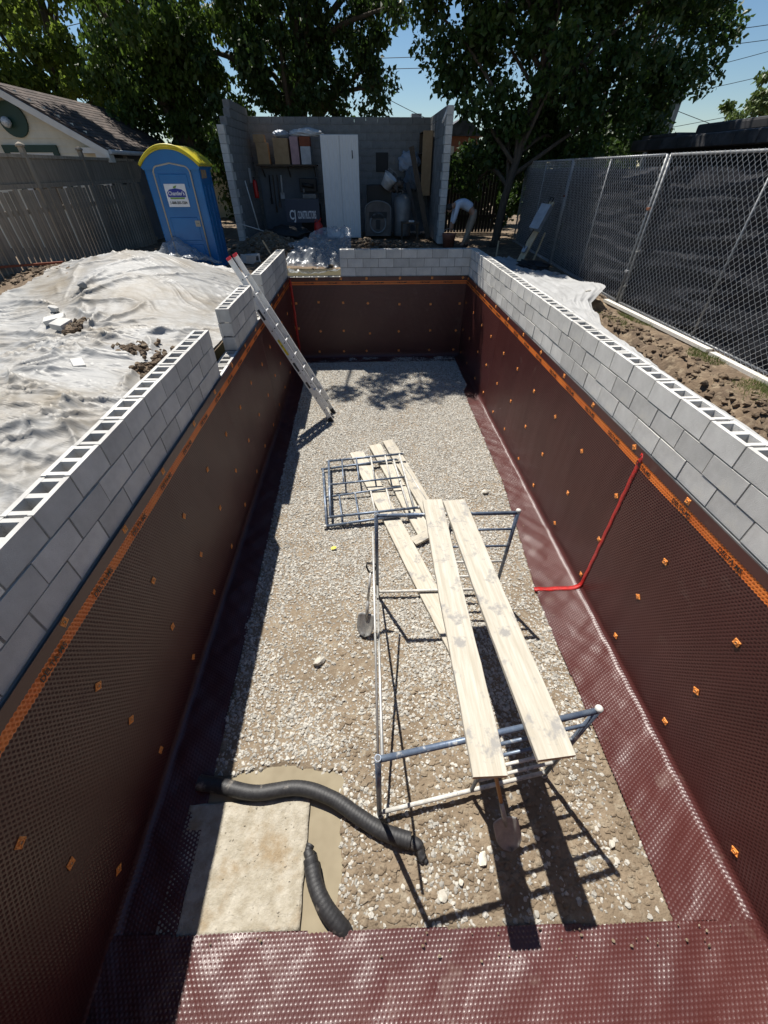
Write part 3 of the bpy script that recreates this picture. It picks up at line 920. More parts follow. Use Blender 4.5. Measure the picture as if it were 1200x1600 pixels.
crumpled('plastic_sheet', 'crumpled clear plastic draped through the gap in the far block wall', (-2.15, -0.3), (12.02, 14.0),
         lambda x, y: 2.13 + (ground_z(x, y) - 2.05) * sstep(12.25, 13.0, y) + 0.22 * sstep(12.2, 13.3, y) * np.exp(-((x + 0.9) / 0.8) ** 2), 'poly_clear', 0.07, 0.03, 400,
         keep=lambda x, y: (x > -2.05 + 0.3 * pnoise(y * 2, x * 0, 5)) & (x < -0.62 + np.where(y > 12.35, 0.6, 0)))
crumpled('plastic_sheet', 'clear plastic sheet bunched against the foot of the blue toilet', (-5.2, -3.3), (10.6, 12.0),
         lambda x, y: ground_z(x, y) + 0.05 + 0.45 * sstep(11.3, 11.95, y) * np.exp(-((x + 4.6) / 0.45) ** 2), 'poly_clear', 0.09, 0.03, 420,
         keep=lambda x, y: (x + 4.4) ** 2 / 0.8 + (y - 11.5) ** 2 / 0.5 + 0.3 * pnoise(x * 3, y * 3, 6) < 1)
crumpled('plastic_sheet', 'thin grey plastic along the outside of the far block wall', (-0.2, 2.9), (12.3, 13.4),
         lambda x, y: ground_z(x, y) + 0.05, 'poly_clear', 0.08, 0.04, 440,
         keep=lambda x, y: y < 12.9 + 0.3 * pnoise(x * 1.3, y * 0, 8))

# ------------------------------------------------------------------ boundary fences
def merge_empty(name, label, cat, **k):
    return thing(name, label, cat, **k)


# left timber fence with lattice topping, parallel to the pool
FX = -7.3
T = thing('timber_fence', 'weathered dark timber picket fence with lattice top on the left', 'fence', (FX, 8.0, 2.0))
pk = MB(); pk.bevbox((-0.011, -0.066, 0), (0.011, 0.066, 1.92), 0.003); PICK = pk.mesh('picket', 'fence_wood')
y = 0.0; i = 0
while y < 9.3:
    o = link('picket', PICK, T, (0.02 + 0.004 * random.uniform(-1, 1), y, random.uniform(-.03, .02)), (random.uniform(-.012, .012), random.uniform(-.006, .006), 0))
    y += 0.166 + random.uniform(-.012, .014)
for yy in (0.0, 1.7, 3.95, 6.32, 8.9):
    p = MB(); p.bevbox((-0.065, -0.05, 0), (0.025 - 0.001, 0.05, 2.62), 0.004, 0); p.lathe([(0.0, 2.70), (0.03, 2.69), (0.085, 2.655), (0.088, 2.622), (0.0, 2.622)], (-0.02, 0, 0), 12, 0)
    o = p.build('post', 'fence_wood', T); o.location = (0, yy, 0)
for z0, z1, w in ((1.93, 2.01, .05), (2.44, 2.50, .055), (0.35, 0.44, .03), (1.5, 1.59, 0.03)):
    r = MB(); r.box((-0.03 - w * 0.6, -0.2, z0), (-0.03 + w * 0.8 if z0 > 1.9 else 0.005, 9.4, z1)); r.build('rail', 'fence_wood', T)
lat = MB()   # diagonal lattice laths, two layers, too fine to pick apart singly
for k in np.arange(-0.5, 9.6, 0.062):
    for sg, xo in ((1, -0.028), (-1, -0.018)):
        y0, y1 = k, k + sg * 0.43
        lat.bar((xo, y0, 2.01), (xo, y1, 2.44), 0.040, 0.008, up=(1, 0, 0))
o = lat.build('lattice', 'fence_wood', T); tag(o, kind='stuff')

# right chain link panels with black screen
def fence_base(t):   # t = distance parameter along y
    return np.interp(t, [0, 5, 8, 17], [4.98, 4.92, 4.80, 5.35])


FT = 4.43 - 0.0
JOINTS = [-0.30, 3.85, 8.05, 12.30, 16.6]
WIRE = 0.0033


def fence_panel(y0, y1, idx, label):
    x0, x1 = float(fence_base(y0)), float(fence_base(y1))
    A = Vector((x0, y0, 0)); B = Vector((x1, y1, 0)); D = (B - A); Ln = D.length; D.normalize()
    zb, zt = 2.30, FT
    P = thing('chain_link_panel', label, 'fence', (x0, y0, zb), group='temporary chain link panels along the right boundary')
    ang = math.atan2(D.y, D.x)
    P.rotation_euler = (0, 0, ang)
    Hh = zt - zb
    for a, nm in ((0.025, 'post'), (Ln - 0.025, 'post'), (Ln * 0.5, 'middle_post')):
        MB().tube([(a, 0, -0.05), (a, 0, Hh)], 0.021 if nm == 'post' else 0.015, 10).build(nm, 'steel_pipe', P)
    MB().tube([(0.025, 0, Hh - 0.01), (Ln - 0.025, 0, Hh - 0.01)], 0.019, 10).build('top_rail', 'steel_pipe', P)
    MB().tube([(0.025, 0, 0.06), (Ln - 0.025, 0, 0.06)], 0.017, 10).build('bottom_rail', 'steel_pipe', P)
    # woven wire: zigzag strands
    w = 0.094; hh = 0.094; ns = int(Ln / (w / 2)); nr = int((Hh + 0.03) / (hh / 2))
    V = []; F = []
    rr = WIRE
    off = np.array([[rr, 0], [-rr * 0.5, rr * 0.87], [-rr * 0.5, -rr * 0.87]])
    for k in range(0, ns, 1):
        xb = k * (w / 2)
        j = np.arange(nr + 1)
        zig = np.where(j % 2 == 0, 0.0, w / 2)
        if k % 2: zig = w / 2 - zig
        xx = xb + zig * (1.0) + 0.004 * np.sin(j * 0.7 + k)
        zz = 0.03 + j * hh / 2
        yy = np.where(j % 2 == 0, 0.003, -0.003) * (1 if k % 2 else -1) + 0.030
        base = len(V) * 0 + sum(len(q) for q in V)
        ring = np.stack([xx[:, None] + off[None, :, 0], -yy[:, None] + off[None, :, 1], np.repeat(zz[:, None], 3, 1)], -1)
        V.append(ring.reshape(-1, 3))
        a = base + np.arange(nr)[:, None] * 3
        for q in range(3):
            q2 = (q + 1) % 3
            F.append(np.concatenate([a + q, a + q2, a + 3 + q2, a + 3 + q], 1))
    # the panel's -y side in local space is towards +x world; wire sits on the pool side
    Vn = np.concatenate(V); Vn[:, 1] *= -1
    keep_x = Vn[:, 0] < Ln
    Vn[:, 0] = np.minimum(Vn[:, 0], Ln)
    tag(link('woven_wire', np_mesh('woven_wire', Vn, np.concatenate(F), 'wire'), P), kind='stuff')
    # fabric screen on the far side with sagging folds
    xs_ = np.linspace(-0.04, Ln + 0.04, 110); zs_ = np.linspace(0.05, Hh - 0.14, 70)
    X, Z = np.meshgrid(xs_, zs_, indexing='ij')
    sag = 0.25 * ((X / Ln - 0.5) ** 2)
    zz = Z + sag
    f = 0.05 * np.clip(1 - np.abs(pnoise(X * 0.45 + idx * 3, (zz + 0.12 * X) * 4.6, 500 + idx)) * 1.6, 0, 1) ** 2 + 0.03 * pnoise(X * 0.8, zz * 2.5, 520 + idx) + 0.008 * fbm(X * 3, zz * 9, 2, 530 + idx)
    f += 0.012 * np.clip(1 - np.abs(pnoise(X * 0.9 + 4, (zz - 0.2 * X) * 9, 505 + idx)) * 1.8, 0, 1) ** 2
    Yv = -0.085 - 0.03 + f * 0.9
    zz2 = Z - 0.05 * (1 - Z / Hh) * 0 - 0.06 * np.sin(np.pi * X / Ln) * (Z / Hh) ** 3 * 0.6
    V = np.stack([X, Yv, zz2], -1).reshape(-1, 3)
    nx, ny = X.shape
    i, j = np.meshgrid(np.arange(nx - 1), np.arange(ny - 1), indexing='ij'); a = i * ny + j
    link('privacy_screen', np_mesh('privacy_screen', V, np.stack([a, a + ny, a + ny + 1, a + 1], -1).reshape(-1, 4), 'screen'), P)
    # clamps and ties where it meets the next panel
    for z in (0.55, 1.45):
        c = MB(); c.bevbox((-0.055, -0.034, z - 0.02), (0.045, 0.034, z + 0.02), 0.006); c.build('clamp', 'rust' if z > 1 else 'steel_pipe', P)
    for z in (0.32, 0.85):
        MB().tube([(Ln - 0.06 + 0.04 * math.cos(q), 0.034 * math.sin(q) + 0.01, z + 0.01 * q) for q in np.linspace(0, 6.0, 12)], 0.003, 5).build('wire_tie', 'trim_white', P)
    return P


for k, (a, b) in enumerate(zip(JOINTS[:-1], JOINTS[1:])):
    fence_panel(a + 0.03, b - 0.03, k, ['nearest chain link panel at the right edge of the picture', 'sunlit chain link panel with sagging black screen beside the dirt bank',
                                        'chain link panel half in tree shade with black screen', 'farthest dark screened fence panel behind the leaning grey box'][k])
# pale timber kerb along the foot of the fence
for k, (a, b) in enumerate(((3.0, 5.35), (5.4, 8.3))):
    mb = MB(); mb.bar((float(fence_base(a)) - 0.13, a, 2.335 + 0.01 * k), (float(fence_base(b)) - 0.12, b, 2.325), 0.09, 0.045)
    tag(mb.build('timber_strip', 'timber_pale'), ['pale timber strip on the ground at the foot of the right fence, nearer one', 'pale timber strip at the foot of the right fence beside the dirt bank, farther one'][k], 'timber', 'pale timber strips along the fence')

# grass along the fence
ng_ = 9000
yy = rng.uniform(2.5, 8.2, ng_); xx = fence_base(yy) - 0.18 - np.abs(rng.normal(0, 0.22, ng_))
ok = (pnoise(xx * 1.5, yy * 0.9, 600) > -0.05) & (xx > 4.1); xx = xx[ok]; yy = yy[ok]; ng_ = len(xx)
zz = ground_z(xx, yy) - 0.01
hh_ = rng.uniform(0.02, 0.07, ng_); aa = rng.uniform(0, 6.28, ng_); cw, sw = 0.005 * np.cos(aa), 0.005 * np.sin(aa)
gv = np.stack([np.stack([xx - cw, yy - sw, zz], 1), np.stack([xx + cw, yy + sw, zz], 1), np.stack([xx + rng.normal(0, .02, ng_), yy + rng.normal(0, .02, ng_), zz + hh_], 1)], 1).reshape(-1, 3)
gf_ = np.arange(ng_ * 3).reshape(-1, 3)
tag(link('grass', np_mesh('grass', np.array(gv), np.array(gf_), 'grass')), 'thin yellow green grass along the foot of the right fence', 'grass', kind='stuff')

# loose clods on the bank and around the shed
cv = []; cf = []
ico = bmesh.new(); bmesh.ops.create_icosphere(ico, subdivisions=1, radius=1.0)
IV = np.array([v.co[:] for v in ico.verts]); IF = np.array([[v.index for v in f.verts] for f in ico.faces]); ico.free()


def clods(n, fx_, size):
    V = []; F = []; b = 0; XY = []
    for _ in range(n):
        x, y = fx_()
        r = size * rng.uniform(0.35, 1.3) ** 1.6
        q = IV * (1 + rng.normal(0, 0.18, (12, 1))) * r * np.array([1, rng.uniform(.7, 1), rng.uniform(.5, .8)])
        a = rng.uniform(0, 6.28); c, s = math.cos(a), math.sin(a)
        q = q @ np.array([[c, s, 0], [-s, c, 0], [0, 0, 1]])
        XY.append((x, y, r)); V.append(q + np.array([x, y, 0.25 * r])); F.append(IF + b); b += 12
    XY = np.array(XY); V = np.stack(V); V[:, :, 2] += ground_z(XY[:, 0], XY[:, 1])[:, None]
    return V.reshape(-1, 3), np.concatenate(F)


v, f = clods(900, lambda: (rng.uniform(3.35, 4.5), rng.uniform(2.3, 7.9)), 0.035)
tag(link('soil_clods', np_mesh('soil_clods', v, f, 'soil', False)), 'brown soil clods on the cut bank right of the pool', 'soil', kind='stuff')
v, f = clods(1500, lambda: (rng.normal(-1.6, 1.7), rng.normal(14.0, 0.6)), 0.05)
tag(link('soil_clods', np_mesh('soil_clods', v, f, 'soil', False)), 'rubble and clods heaped before the roofless shed', 'soil', kind='stuff')
v, f = clods(900, lambda: (rng.uniform(-7.1, -5.4), rng.uniform(8.5, 12.5)), 0.035)
tag(link('soil_clods', np_mesh('soil_clods', v, f, 'soil', False)), 'loose dry soil below the left timber fence', 'soil', kind='stuff')
hv = []; hf = []; b = 0
for cx, cy, a_, b_, r_ in HOLES:
    for _ in range(70):
        x = cx + rng.normal(0, a_ * .6); y_ = cy + rng.normal(0, b_ * .6); r = rng.uniform(.012, .045)
        q = IV * (1 + rng.normal(0, .2, (12, 1))) * r
        hv.append(q + np.array([x, y_, float(ground_z(x, y_)) + 0.05 + r * .3])); hf.append(IF + b); b += 12
tag(link('soil_clods', np_mesh('soil_clods', np.concatenate(hv), np.concatenate(hf), 'soil', False)), 'soil and stones showing through tears in the white plastic', 'soil', kind='stuff')


fcx = rng.uniform(-0.5, 2.15, 2600); fcy = 0.2 + np.abs(rng.normal(0, 0.9, 2600)); okc = (pud(fcx, fcy) < 0.05) & (fcy < 3.0) & (fcx < flange_right(fcy) - 0.03) & (fcy > flange_near(fcx) + .02)
fcx, fcy = fcx[okc], fcy[okc]; rr_ = rng.uniform(0.25, 1.0, len(fcx)) ** 2.2 * 0.026 + 0.004
fV = IV[None] * (1 + rng.normal(0, 0.22, (len(fcx), 12, 1))) * rr_[:, None, None] * np.array([1.2, .9, .42]); fV += np.stack([fcx, fcy, floor_z(fcx, fcy) + 0.2 * rr_], 1)[:, None, :]
tag(link('mud_clods', np_mesh('mud_clods', fV.reshape(-1, 3), (IF[None] + 12 * np.arange(len(fcx))[:, None, None]).reshape(-1, 3), 'mud', False)), 'small lumps of brown mud among the stones of the pool floor', 'mud', kind='stuff')


npb = 110
side_ = rng.uniform(0, 1, npb) < 0.5
px_ = np.where(side_, rng.uniform(-1.3, 2.6, npb), 0.0); py_ = np.where(side_, 0.0, rng.uniform(0.2, 8.0, npb))
px_ = np.where(side_, px_, flange_right(py_) + np.abs(rng.normal(0, 0.10, npb))); py_ = np.where(side_, flange_near(px_) - np.abs(rng.normal(0, 0.08, npb)), py_)
okp = px_ < 2.7; px_, py_, side_ = px_[okp], py_[okp], side_[okp]; pr_ = 0.003 + 0.010 * rng.uniform(0, 1, len(px_)) ** 2
pV = IV[None] * (1 + rng.normal(0, 0.2, (len(px_), 12, 1))) * pr_[:, None, None] * np.array([1, .8, .6]); pV += np.stack([px_, py_, np.where(side_, 0.052, 0.026) + 0.3 * pr_], 1)[:, None, :]
tag(link('stray_pebbles', np_mesh('stray_pebbles', pV.reshape(-1, 3), (IF[None] + 12 * np.arange(len(px_))[:, None, None]).reshape(-1, 3), 'mud', False)), 'stray pebbles lying on the red membrane flaps', 'gravel', kind='stuff')


def rock(label, loc, size, seed, mt='rock', flat=0.55, cat='rock'):
    bm = bmesh.new(); bmesh.ops.create_icosphere(bm, subdivisions=3, radius=1)
    rs = np.random.default_rng(seed)
    planes = [(Vector(rs.normal(0, 1, 3)).normalized(), rs.uniform(0.42, 0.75)) for _ in range(18)]
    for v in bm.verts:
        for n, d in planes:
            k = v.co.dot(n)
            if k > d: v.co -= n * (k - d)
        v.co = Vector((v.co.x * size, v.co.y * size * 0.72, v.co.z * size * flat)) + Vector(rs.normal(0, size * 0.012, 3))
    me = bpy.data.meshes.new('rock'); bm.to_mesh(me); bm.free(); me.materials.append(M[mt])
    if loc[0] < -3: loc = (loc[0], loc[1], float(tarp_z(np.array([loc[0]]), np.array([loc[1]]))[0]) + size * 0.3)
    o = link('rock', me, None, loc, (0, 0, rs.uniform(0, 6)))
    return tag(o, label, cat)


rock('pale flat rock on the gravel left of the scaffold', (-0.65, 2.3, 0.03), 0.10, 1)
rock('large pale rock just below the nearer shovel blade', (0.82, 0.52, 0.02), 0.075, 2, flat=0.3)
rock('pale rock near the right leg shadow of the scaffold', (1.93, 0.58, 0.02), 0.05, 3)
rock('flat pale rock in front of the black pipe end', (0.46, 0.33, 0.02), 0.06, 4, flat=0.35)
rock('small pale rock between the two black pipes', (0.62, 0.40, 0.02), 0.04, 5)
rock('pale rock on the gravel near the right membrane flap', (2.0, 5.3, 0.03), 0.10, 6)
rock('grey stone holding down the right plastic sheet', (4.15, 7.95, 2.55), 0.10, 7)
rock('dark grey stone on the right plastic near the leaning board', (4.45, 10.3, 2.42), 0.14, 8, 'block_old')
rock('rough grey concrete lump wrapped at the top of the white plastic', (-4.75, 7.75, 0), 0.13, 9, 'block_old', 0.6)
rock('grey concrete lump on the white plastic above the two block pieces', (-5.05, 7.25, 0), 0.12, 10, 'block', 0.6)
for k, (p, s, lb) in enumerate((((-4.92, 6.98, 2.62), (.30, .19, .07), 'flat grey block piece lying on the white plastic'), ((-4.68, 6.72, 2.58), (.24, .20, .09), 'smaller tilted block piece beside the tear in the white plastic'),
                                ((-3.35, 4.75, 2.56), (.20, .12, .06), 'thin block fragment on the white plastic near the left wall'))):
    mb = MB(); mb.bevbox((-s[0] / 2, -s[1] / 2, 0), (s[0] / 2, s[1] / 2, s[2]), 0.008)
    o = mb.build('block_piece', 'block'); z = float(tarp_z(np.array([p[0]]), np.array([p[1]]))[0])
    o.location = (p[0], p[1], z - 0.01); o.rotation_euler = (0.12, -0.15, 0.4 + k * 0.9)
    tag(o, lb, 'block')
o = link('concrete_block', BLOCK, None, (-3.05, 13.0, 2.40), (math.pi / 2, 0, 0.3)); tag(o, 'loose hollow concrete block on its side next to the blue toilet', 'block')
o = link('concrete_block', BLOCK, None, (-3.1, 12.62, 2.33), (0.1, 0.2, 1.1)); tag(o, 'loose hollow block half buried behind the ladder top', 'block')
for k, (p, ln, r, mt, lb) in enumerate((((-6.1, 11.6, 2.62), .55, (.1, .15, .3), 'timber', 'short tan board lying below the left timber fence'), ((-5.6, 11.9, 2.6), .45, (.3, .1, 1.2), 'timber_pale', 'grey board piece beside the tan board below the fence'),
                                       ((-4.1, 10.9, 2.6), .9, (.1, .28, -.9), 'timber', 'pale stick lying on plastic in front of the blue toilet'), ((-2.65, 13.3, 2.55), .5, (0, 1.1, .4), 'timber', 'short timber stake stuck in the rubble by the shed'),
                                       ((-6.9, 9.9, 2.75), 1.2, (0.02, .05, .9), 'rust_box', 'reddish stick on the soil below the left fence'))):
    mb = MB(); mb.bevbox((-ln / 2, -.07 if k < 2 else -.02, -.02), (ln / 2, .07 if k < 2 else .02, .02), .004); o = mb.build('board' if k < 2 else 'stick', mt)
    o.location = p; o.rotation_euler = r; tag(o, lb, 'timber')

# ------------------------------------------------------------------ scaffold
def scaffold_frame(name, label, group):
    """end frame in local x (width) and z (height)"""
    Wd, Ht, r = 1.55, 1.45, 0.0215
    T = thing(name, label, 'scaffold frame', group=group)
    for x in (0, Wd):
        MB().tube([(x, 0, 0.0), (x, 0, Ht)], r, 12).build('leg', 'galvanised', T)
        MB().tube([(x, 0, 0.0), (x, 0, 0.03)], 0.030, 12).build('foot', 'splattered', T)
        mb = MB()
        if x > 0: mb.lathe([(0.0235, Ht - 0.03), (0.027, Ht - 0.01), (0.026, Ht + 0.006), (0.012, Ht + 0.012), (0.0, Ht + 0.012)], (x, 0, 0), 12); mb.build('mortar_cap', 'splattered', T)
        else: mb.tube([(x, 0, Ht - 0.002), (x, 0, Ht + 0.001)], 0.017, 12); mb.build('dark_end_disc', 'dark_mark', T)  # dark disc painted in for the shade inside the open tube
    MB().tube([(0.0, 0, Ht - 0.035), (Wd, 0, Ht - 0.035)], r, 12).build('top_bar', 'galvanised', T)
    MB().tube([(0.0, 0, 0.09), (Wd, 0, 0.09)], 0.0185, 12).build('bottom_bar', 'splattered', T)
    xi = Wd - 0.72
    MB().tube([(xi, 0, 0.09), (xi, 0, Ht - 0.04)], 0.0165, 10).build('inner_post', 'galvanised', T)
    for z in (0.36, 0.63, 0.90, 1.17):
        MB().tube([(xi, 0, z), (Wd, 0, z)], 0.0145, 10).build('rung', 'galvanised' if z > .7 else 'splattered', T)
    for x, z in ((0, .25), (0, 1.2), (Wd, .25), (Wd, 1.2)):
        MB().tube([(x, -0.02, z), (x, -0.045, z)], 0.007, 6).build('brace_pin', 'steel_pipe', T)
    return T


def copy_tree(o, parent=None):
    c = o.copy(); COL.objects.link(c); c.parent = parent
    for ch in list(o.children):
        copy_tree(ch, c)
    return c


G = 'scaffold frames in the pool'
nf = scaffold_frame('scaffold_frame', 'standing scaffold frame nearest the viewer, carrying the plank ends', G)
nf.location = (0.0, 0.86, 0.0); nf.rotation_euler = (0, 0, R(8.6))
ff = copy_tree(nf); ff['label'] = 'standing scaffold frame at the far ends of the raised planks'
ff.location = (0.06, 3.20, 0.0); ff.rotation_euler = (0, 0, R(-0.8))
la = copy_tree(nf); la['label'] = 'blue grey scaffold frame lying flat on the gravel, lower of the two'
lb_ = copy_tree(nf); lb_['label'] = 'upper blue grey scaffold frame lying on the loose planks'


def lay(o, org, xto, zto):
    X = (Vector(xto) - Vector(org)).normalized(); Z = (Vector(zto) - Vector(org)); Z = (Z - X * Z.dot(X)).normalized(); Yv = Z.cross(X)
    o.matrix_world = Matrix.Translation(org) @ Matrix((X, Yv, Z)).transposed().to_4x4()


lay(la, (0.55, 6.22, 0.14), (0.72, 4.66, 0.13), (-0.92, 6.02, 0.06))
lay(lb_, (0.78, 4.74, 0.20), (0.66, 6.33, 0.22), (-0.72, 4.50, 0.14))

for k, (a, b, lb) in enumerate((((0.0, 0.90, 0.25), (0.02, 3.18, 1.20), 'thin steel cross brace rising away from the viewer on the scaffold left side'), ((0.03, 0.92, 1.20), (0.06, 3.18, 0.25), 'thin steel cross brace falling away from the viewer on the scaffold left side'),
                                ((0.62, 6.2, 0.09), (0.98, 4.95, 0.06), 'thin steel rod lying right of the loose planks'), ((0.68, 6.15, 0.07), (1.03, 4.9, 0.05), 'second thin rod lying beside the loose planks, the outer one'))):
    mb = MB(); mb.tube([a, b], 0.0125 if k < 2 else 0.009, 8)
    tag(mb.build('cross_brace', 'brace_steel'), lb, 'brace', 'thin steel braces')


def plank(label, p0, p1, w, th, roll=0.0, seed=0):
    p0 = Vector(p0); p1 = Vector(p1); Ln = (p1 - p0).length
    bm = bmesh.new()
    n = 26
    rs = np.random.default_rng(seed + 50)
    V = []
    for i in range(n + 1):
        y = Ln * i / n
        warp = 0.006 * math.sin(math.pi * i / n + seed); side = 0.004 * math.sin(2.2 * i / n * 3 + seed)
        jw = rs.normal(0, 0.0012)
        c = 0.004
        hw = w / 2 + jw
        sec = [(-hw + c, 0), (hw - c, 0), (hw, c), (hw, th - c), (hw - c, th), (-hw + c, th), (-hw, th - c), (-hw, c)]
        V.append([bm.verts.new((x + side, y, z + warp)) for x, z in sec])
    for i in range(n):
        for j in range(8):
            f = bm.faces.new((V[i][j], V[i][(j + 1) % 8], V[i + 1][(j + 1) % 8], V[i + 1][j]))
    e0 = bm.faces.new(V[0]); e1 = bm.faces.new(list(reversed(V[-1]))); e0.material_index = e1.material_index = 1
    bmesh.ops.recalc_face_normals(bm, faces=bm.faces)
    me = bpy.data.meshes.new('plank'); bm.to_mesh(me); bm.free()
    me.materials.append(M['plank']); me.materials.append(M['plank_end'])
    root = link('plank', me)
    Yd = (p1 - p0).normalized(); Xd = Yd.cross(Vector((0, 0, 1))).normalized(); Zd = Xd.cross(Yd)
    root.matrix_world = Matrix.Translation(p0) @ Matrix((Xd, Yd, Zd)).transposed().to_4x4() @ Matrix.Rotation(roll, 4, 'Y')
    return tag(root, label, 'plank', 'weathered scaffold planks')


zt_ = 1.437
plank('left of the two raised planks on the scaffold', (0.675, 0.72, zt_), (0.69, 3.38, zt_), 0.215, 0.042, 0, 1)
plank('right of the two raised planks on the scaffold, slanting to the right', (1.115, 0.80, zt_), (0.93, 3.36, zt_), 0.25, 0.042, 0, 2)
plank('longest loose plank on the gravel, running under the raised planks', (0.99, 2.35, 0.02), (-0.24, 6.60, 0.05), 0.27, 0.042, 0, 3)
plank('middle loose plank under the lying scaffold frames', (0.86, 4.18, 0.03), (0.13, 6.86, 0.035), 0.24, 0.042, 0, 4)
plank('right loose plank under the lying scaffold frames', (1.02, 4.55, 0.03), (0.40, 7.02, 0.035), 0.22, 0.042, 0, 5)
plank('short plank piece under the raised planks near the far frame', (0.62, 4.12, 0.035), (0.98, 4.32, 0.055), 0.16, 0.04, 0, 6)

# nail heads on the planks are tiny; skip.  Shovels
def shovel(label, base, top, blade_n, handle='D', mt='wood_handle'):
    """blade tip at base, grip at top"""
    T = thing('shovel', label, 'shovel')
    b = Vector(base); t = Vector(top); d = (t - b).normalized(); n = Vector(blade_n); n = (n - d * n.dot(d)).normalized(); s = d.cross(n)
    m = Matrix.Translation(b) @ Matrix((s, d, n)).transposed().to_4x4()
    Ln = (t - b).length
    rows = []
    for i in range(11):
        u = i / 10; y = u * 0.29
        w = 0.105 * min(1, math.sqrt(max(0.0, 1 - (1 - min(1, u / 0.55)) ** 2)) + 0.02)
        if u > .93: w *= 0.93
        rows.append([(x * w, y, 0.030 * (x * x) + 0.02 * (1 - u) ** 2) for x in (-1, -.66, -.33, 0, .33, .66, 1)])
    mb = MB(); vs = [p for r_ in rows for p in r_]; fs = [(i * 7 + j, i * 7 + j + 1, i * 7 + 8 + j, i * 7 + 7 + j) for i in range(10) for j in range(6)]
    mb.add(vs, fs, 0, True)
    bl = mb.build('blade', 'steel_blade', T); bl.matrix_local = m
    so = bl.modifiers.new('thickness', 'SOLIDIFY'); so.thickness = 0.003
    mb = MB(); mb.tube([(0, 0.20, 0.004), (0, 0.30, 0.012), (0, 0.45, 0.02)], [0.012, 0.021, 0.019], 10); o = mb.build('socket', 'steel_blade', T); o.matrix_local = m
    end = Ln - (0.12 if handle == 'D' else 0)
    mb = MB(); mb.tube([(0, 0.42, 0.02), (0, end, 0.02)], 0.0155, 10); o = mb.build('shaft', mt, T); o.matrix_local = m
    if handle == 'D':
        mb = MB()
        mb.tube([(0, end - 0.02, 0.02), (-0.03, end + 0.02, 0.02), (-0.055, end + 0.06, 0.02), (-0.055, end + 0.11, 0.02), (0.055, end + 0.11, 0.02), (0.055, end + 0.06, 0.02), (0.03, end + 0.02, 0.02), (0, end - 0.02, 0.02)], 0.012, 8)
        o = mb.build('grip', 'black_plastic', T); o.matrix_local = m
    return T


shovel('steel shovel with a D grip leaning by the far scaffold leg', (-0.11, 2.62, 0.01), (0.0, 3.08, 0.80), (-0.3, -1, 0.5), 'D', 'brace_steel')
shovel('muddy shovel with a wooden shaft under the near ends of the raised planks', (1.07, 0.60, 0.03), (0.84, 1.20, 0.98), (0, -1, 0.5), '')

# yellow scrap
mb = MB(); mb.add([(0, 0, 0), (.06, .01, .012), (.075, .045, .004), (.03, .05, .018), (-.01, .035, .004)], [(0, 1, 3, 4), (1, 2, 3)], 0, False)
o = mb.build('plastic_scrap', 'yellow_scrap'); o.location = (-0.59, 4.04, 0.035); so = o.modifiers.new('t', 'SOLIDIFY'); so.thickness = 0.004
tag(o, 'bright yellow scrap of plastic on the gravel', 'scrap')

# ------------------------------------------------------------------ ladder
def make_ladder():
    T = thing('extension_ladder', 'aluminium extension ladder leaning out of the pool over the left wall', 'ladder')
    F0 = Vector((-0.79, 8.22, 0.02)); T0 = Vector((-2.35, 8.29, 3.05))
    d = (T0 - F0).normalized(); hz = Vector((d.x, d.y, 0)).normalized(); s = Vector((-hz.y, hz.x, 0)) * -1
    n = s.cross(d).normalized()
    if n.z < 0: n = -n
    m = Matrix.Translation(F0) @ Matrix((s, d, n)).transposed().to_4x4()
    Ln = (T0 - F0).length

    def put(mb, nm, mt, par=T):
        o = mb.build(nm, mt, par); o.matrix_local = m if par is T else Matrix(); return o
    # base section and fly section, each two channel rails
    for sec, (y0, y1, w, zo) in enumerate(((0.0, 2.75, 0.215, 0.0), (0.32, Ln, 0.185, 0.065))):
        for sg in (-1, 1):
            x = sg * w
            mb = MB()
            mb.box((x - 0.003, y0, zo - 0.046), (x + 0.003, y1, zo + 0.046))
            for zz in (-1, 1):
                mb.box((x - 0.022 if sg > 0 else x + 0.003, y0, zo + zz * 0.044 - 0.0025), (x - 0.003 if sg > 0 else x + 0.022, y1, zo + zz * 0.044 + 0.0025))
            rail = put(mb, 'rail', 'aluminium')
            if sec == 1:
                mb = MB(); mb.bevbox((x - 0.026, y1 - 0.012, zo - 0.042), (x + 0.026, y1 + 0.035, zo + 0.042), 0.006); put(mb, 'end_cap', 'red_cap')
            else:
                mb = MB(); mb.bevbox((x - 0.028, y0 - 0.02, zo - 0.05), (x + 0.028, y0 + 0.09, zo + 0.04), 0.008); put(mb, 'foot', 'black_plastic')
                # labels printed on the outer web of the rails
                for ya, yb, mt in ((1.62, 1.95, 'yellow_mark'), (1.25, 1.45, 'dark_mark'), (0.85, 1.0, 'dark_mark'), (2.35, 2.55, 'dark_mark')):
                    mb = MB(); mb.box((x + sg * 0.0035 - 0.0008, ya, zo - 0.022), (x + sg * 0.0035 + 0.0008, yb, zo + 0.022)); put(mb, 'sticker', mt)
            for yy in np.arange(y0 + 0.3, y1 - 0.1, 0.305):
                mb = MB(); mb.tube([(x + sg * 0.003, yy, zo), (x + sg * 0.008, yy, zo)], 0.012, 8); put(mb, 'rivet', 'dark_mark')
        for yy in np.arange(y0 + 0.3, y1 - 0.1, 0.305):
            mb = MB(); mb.tube([(-w, yy, zo), (w, yy, zo)], 0.0155, 8); put(mb, 'rung', 'aluminium')
    for sg in (-1, 1):
        mb = MB(); mb.bevbox((sg * 0.2 - 0.02, 0.62, 0.03), (sg * 0.2 + 0.02, 0.78, 0.11), 0.006); put(mb, 'rung_lock', 'aluminium')


make_ladder()

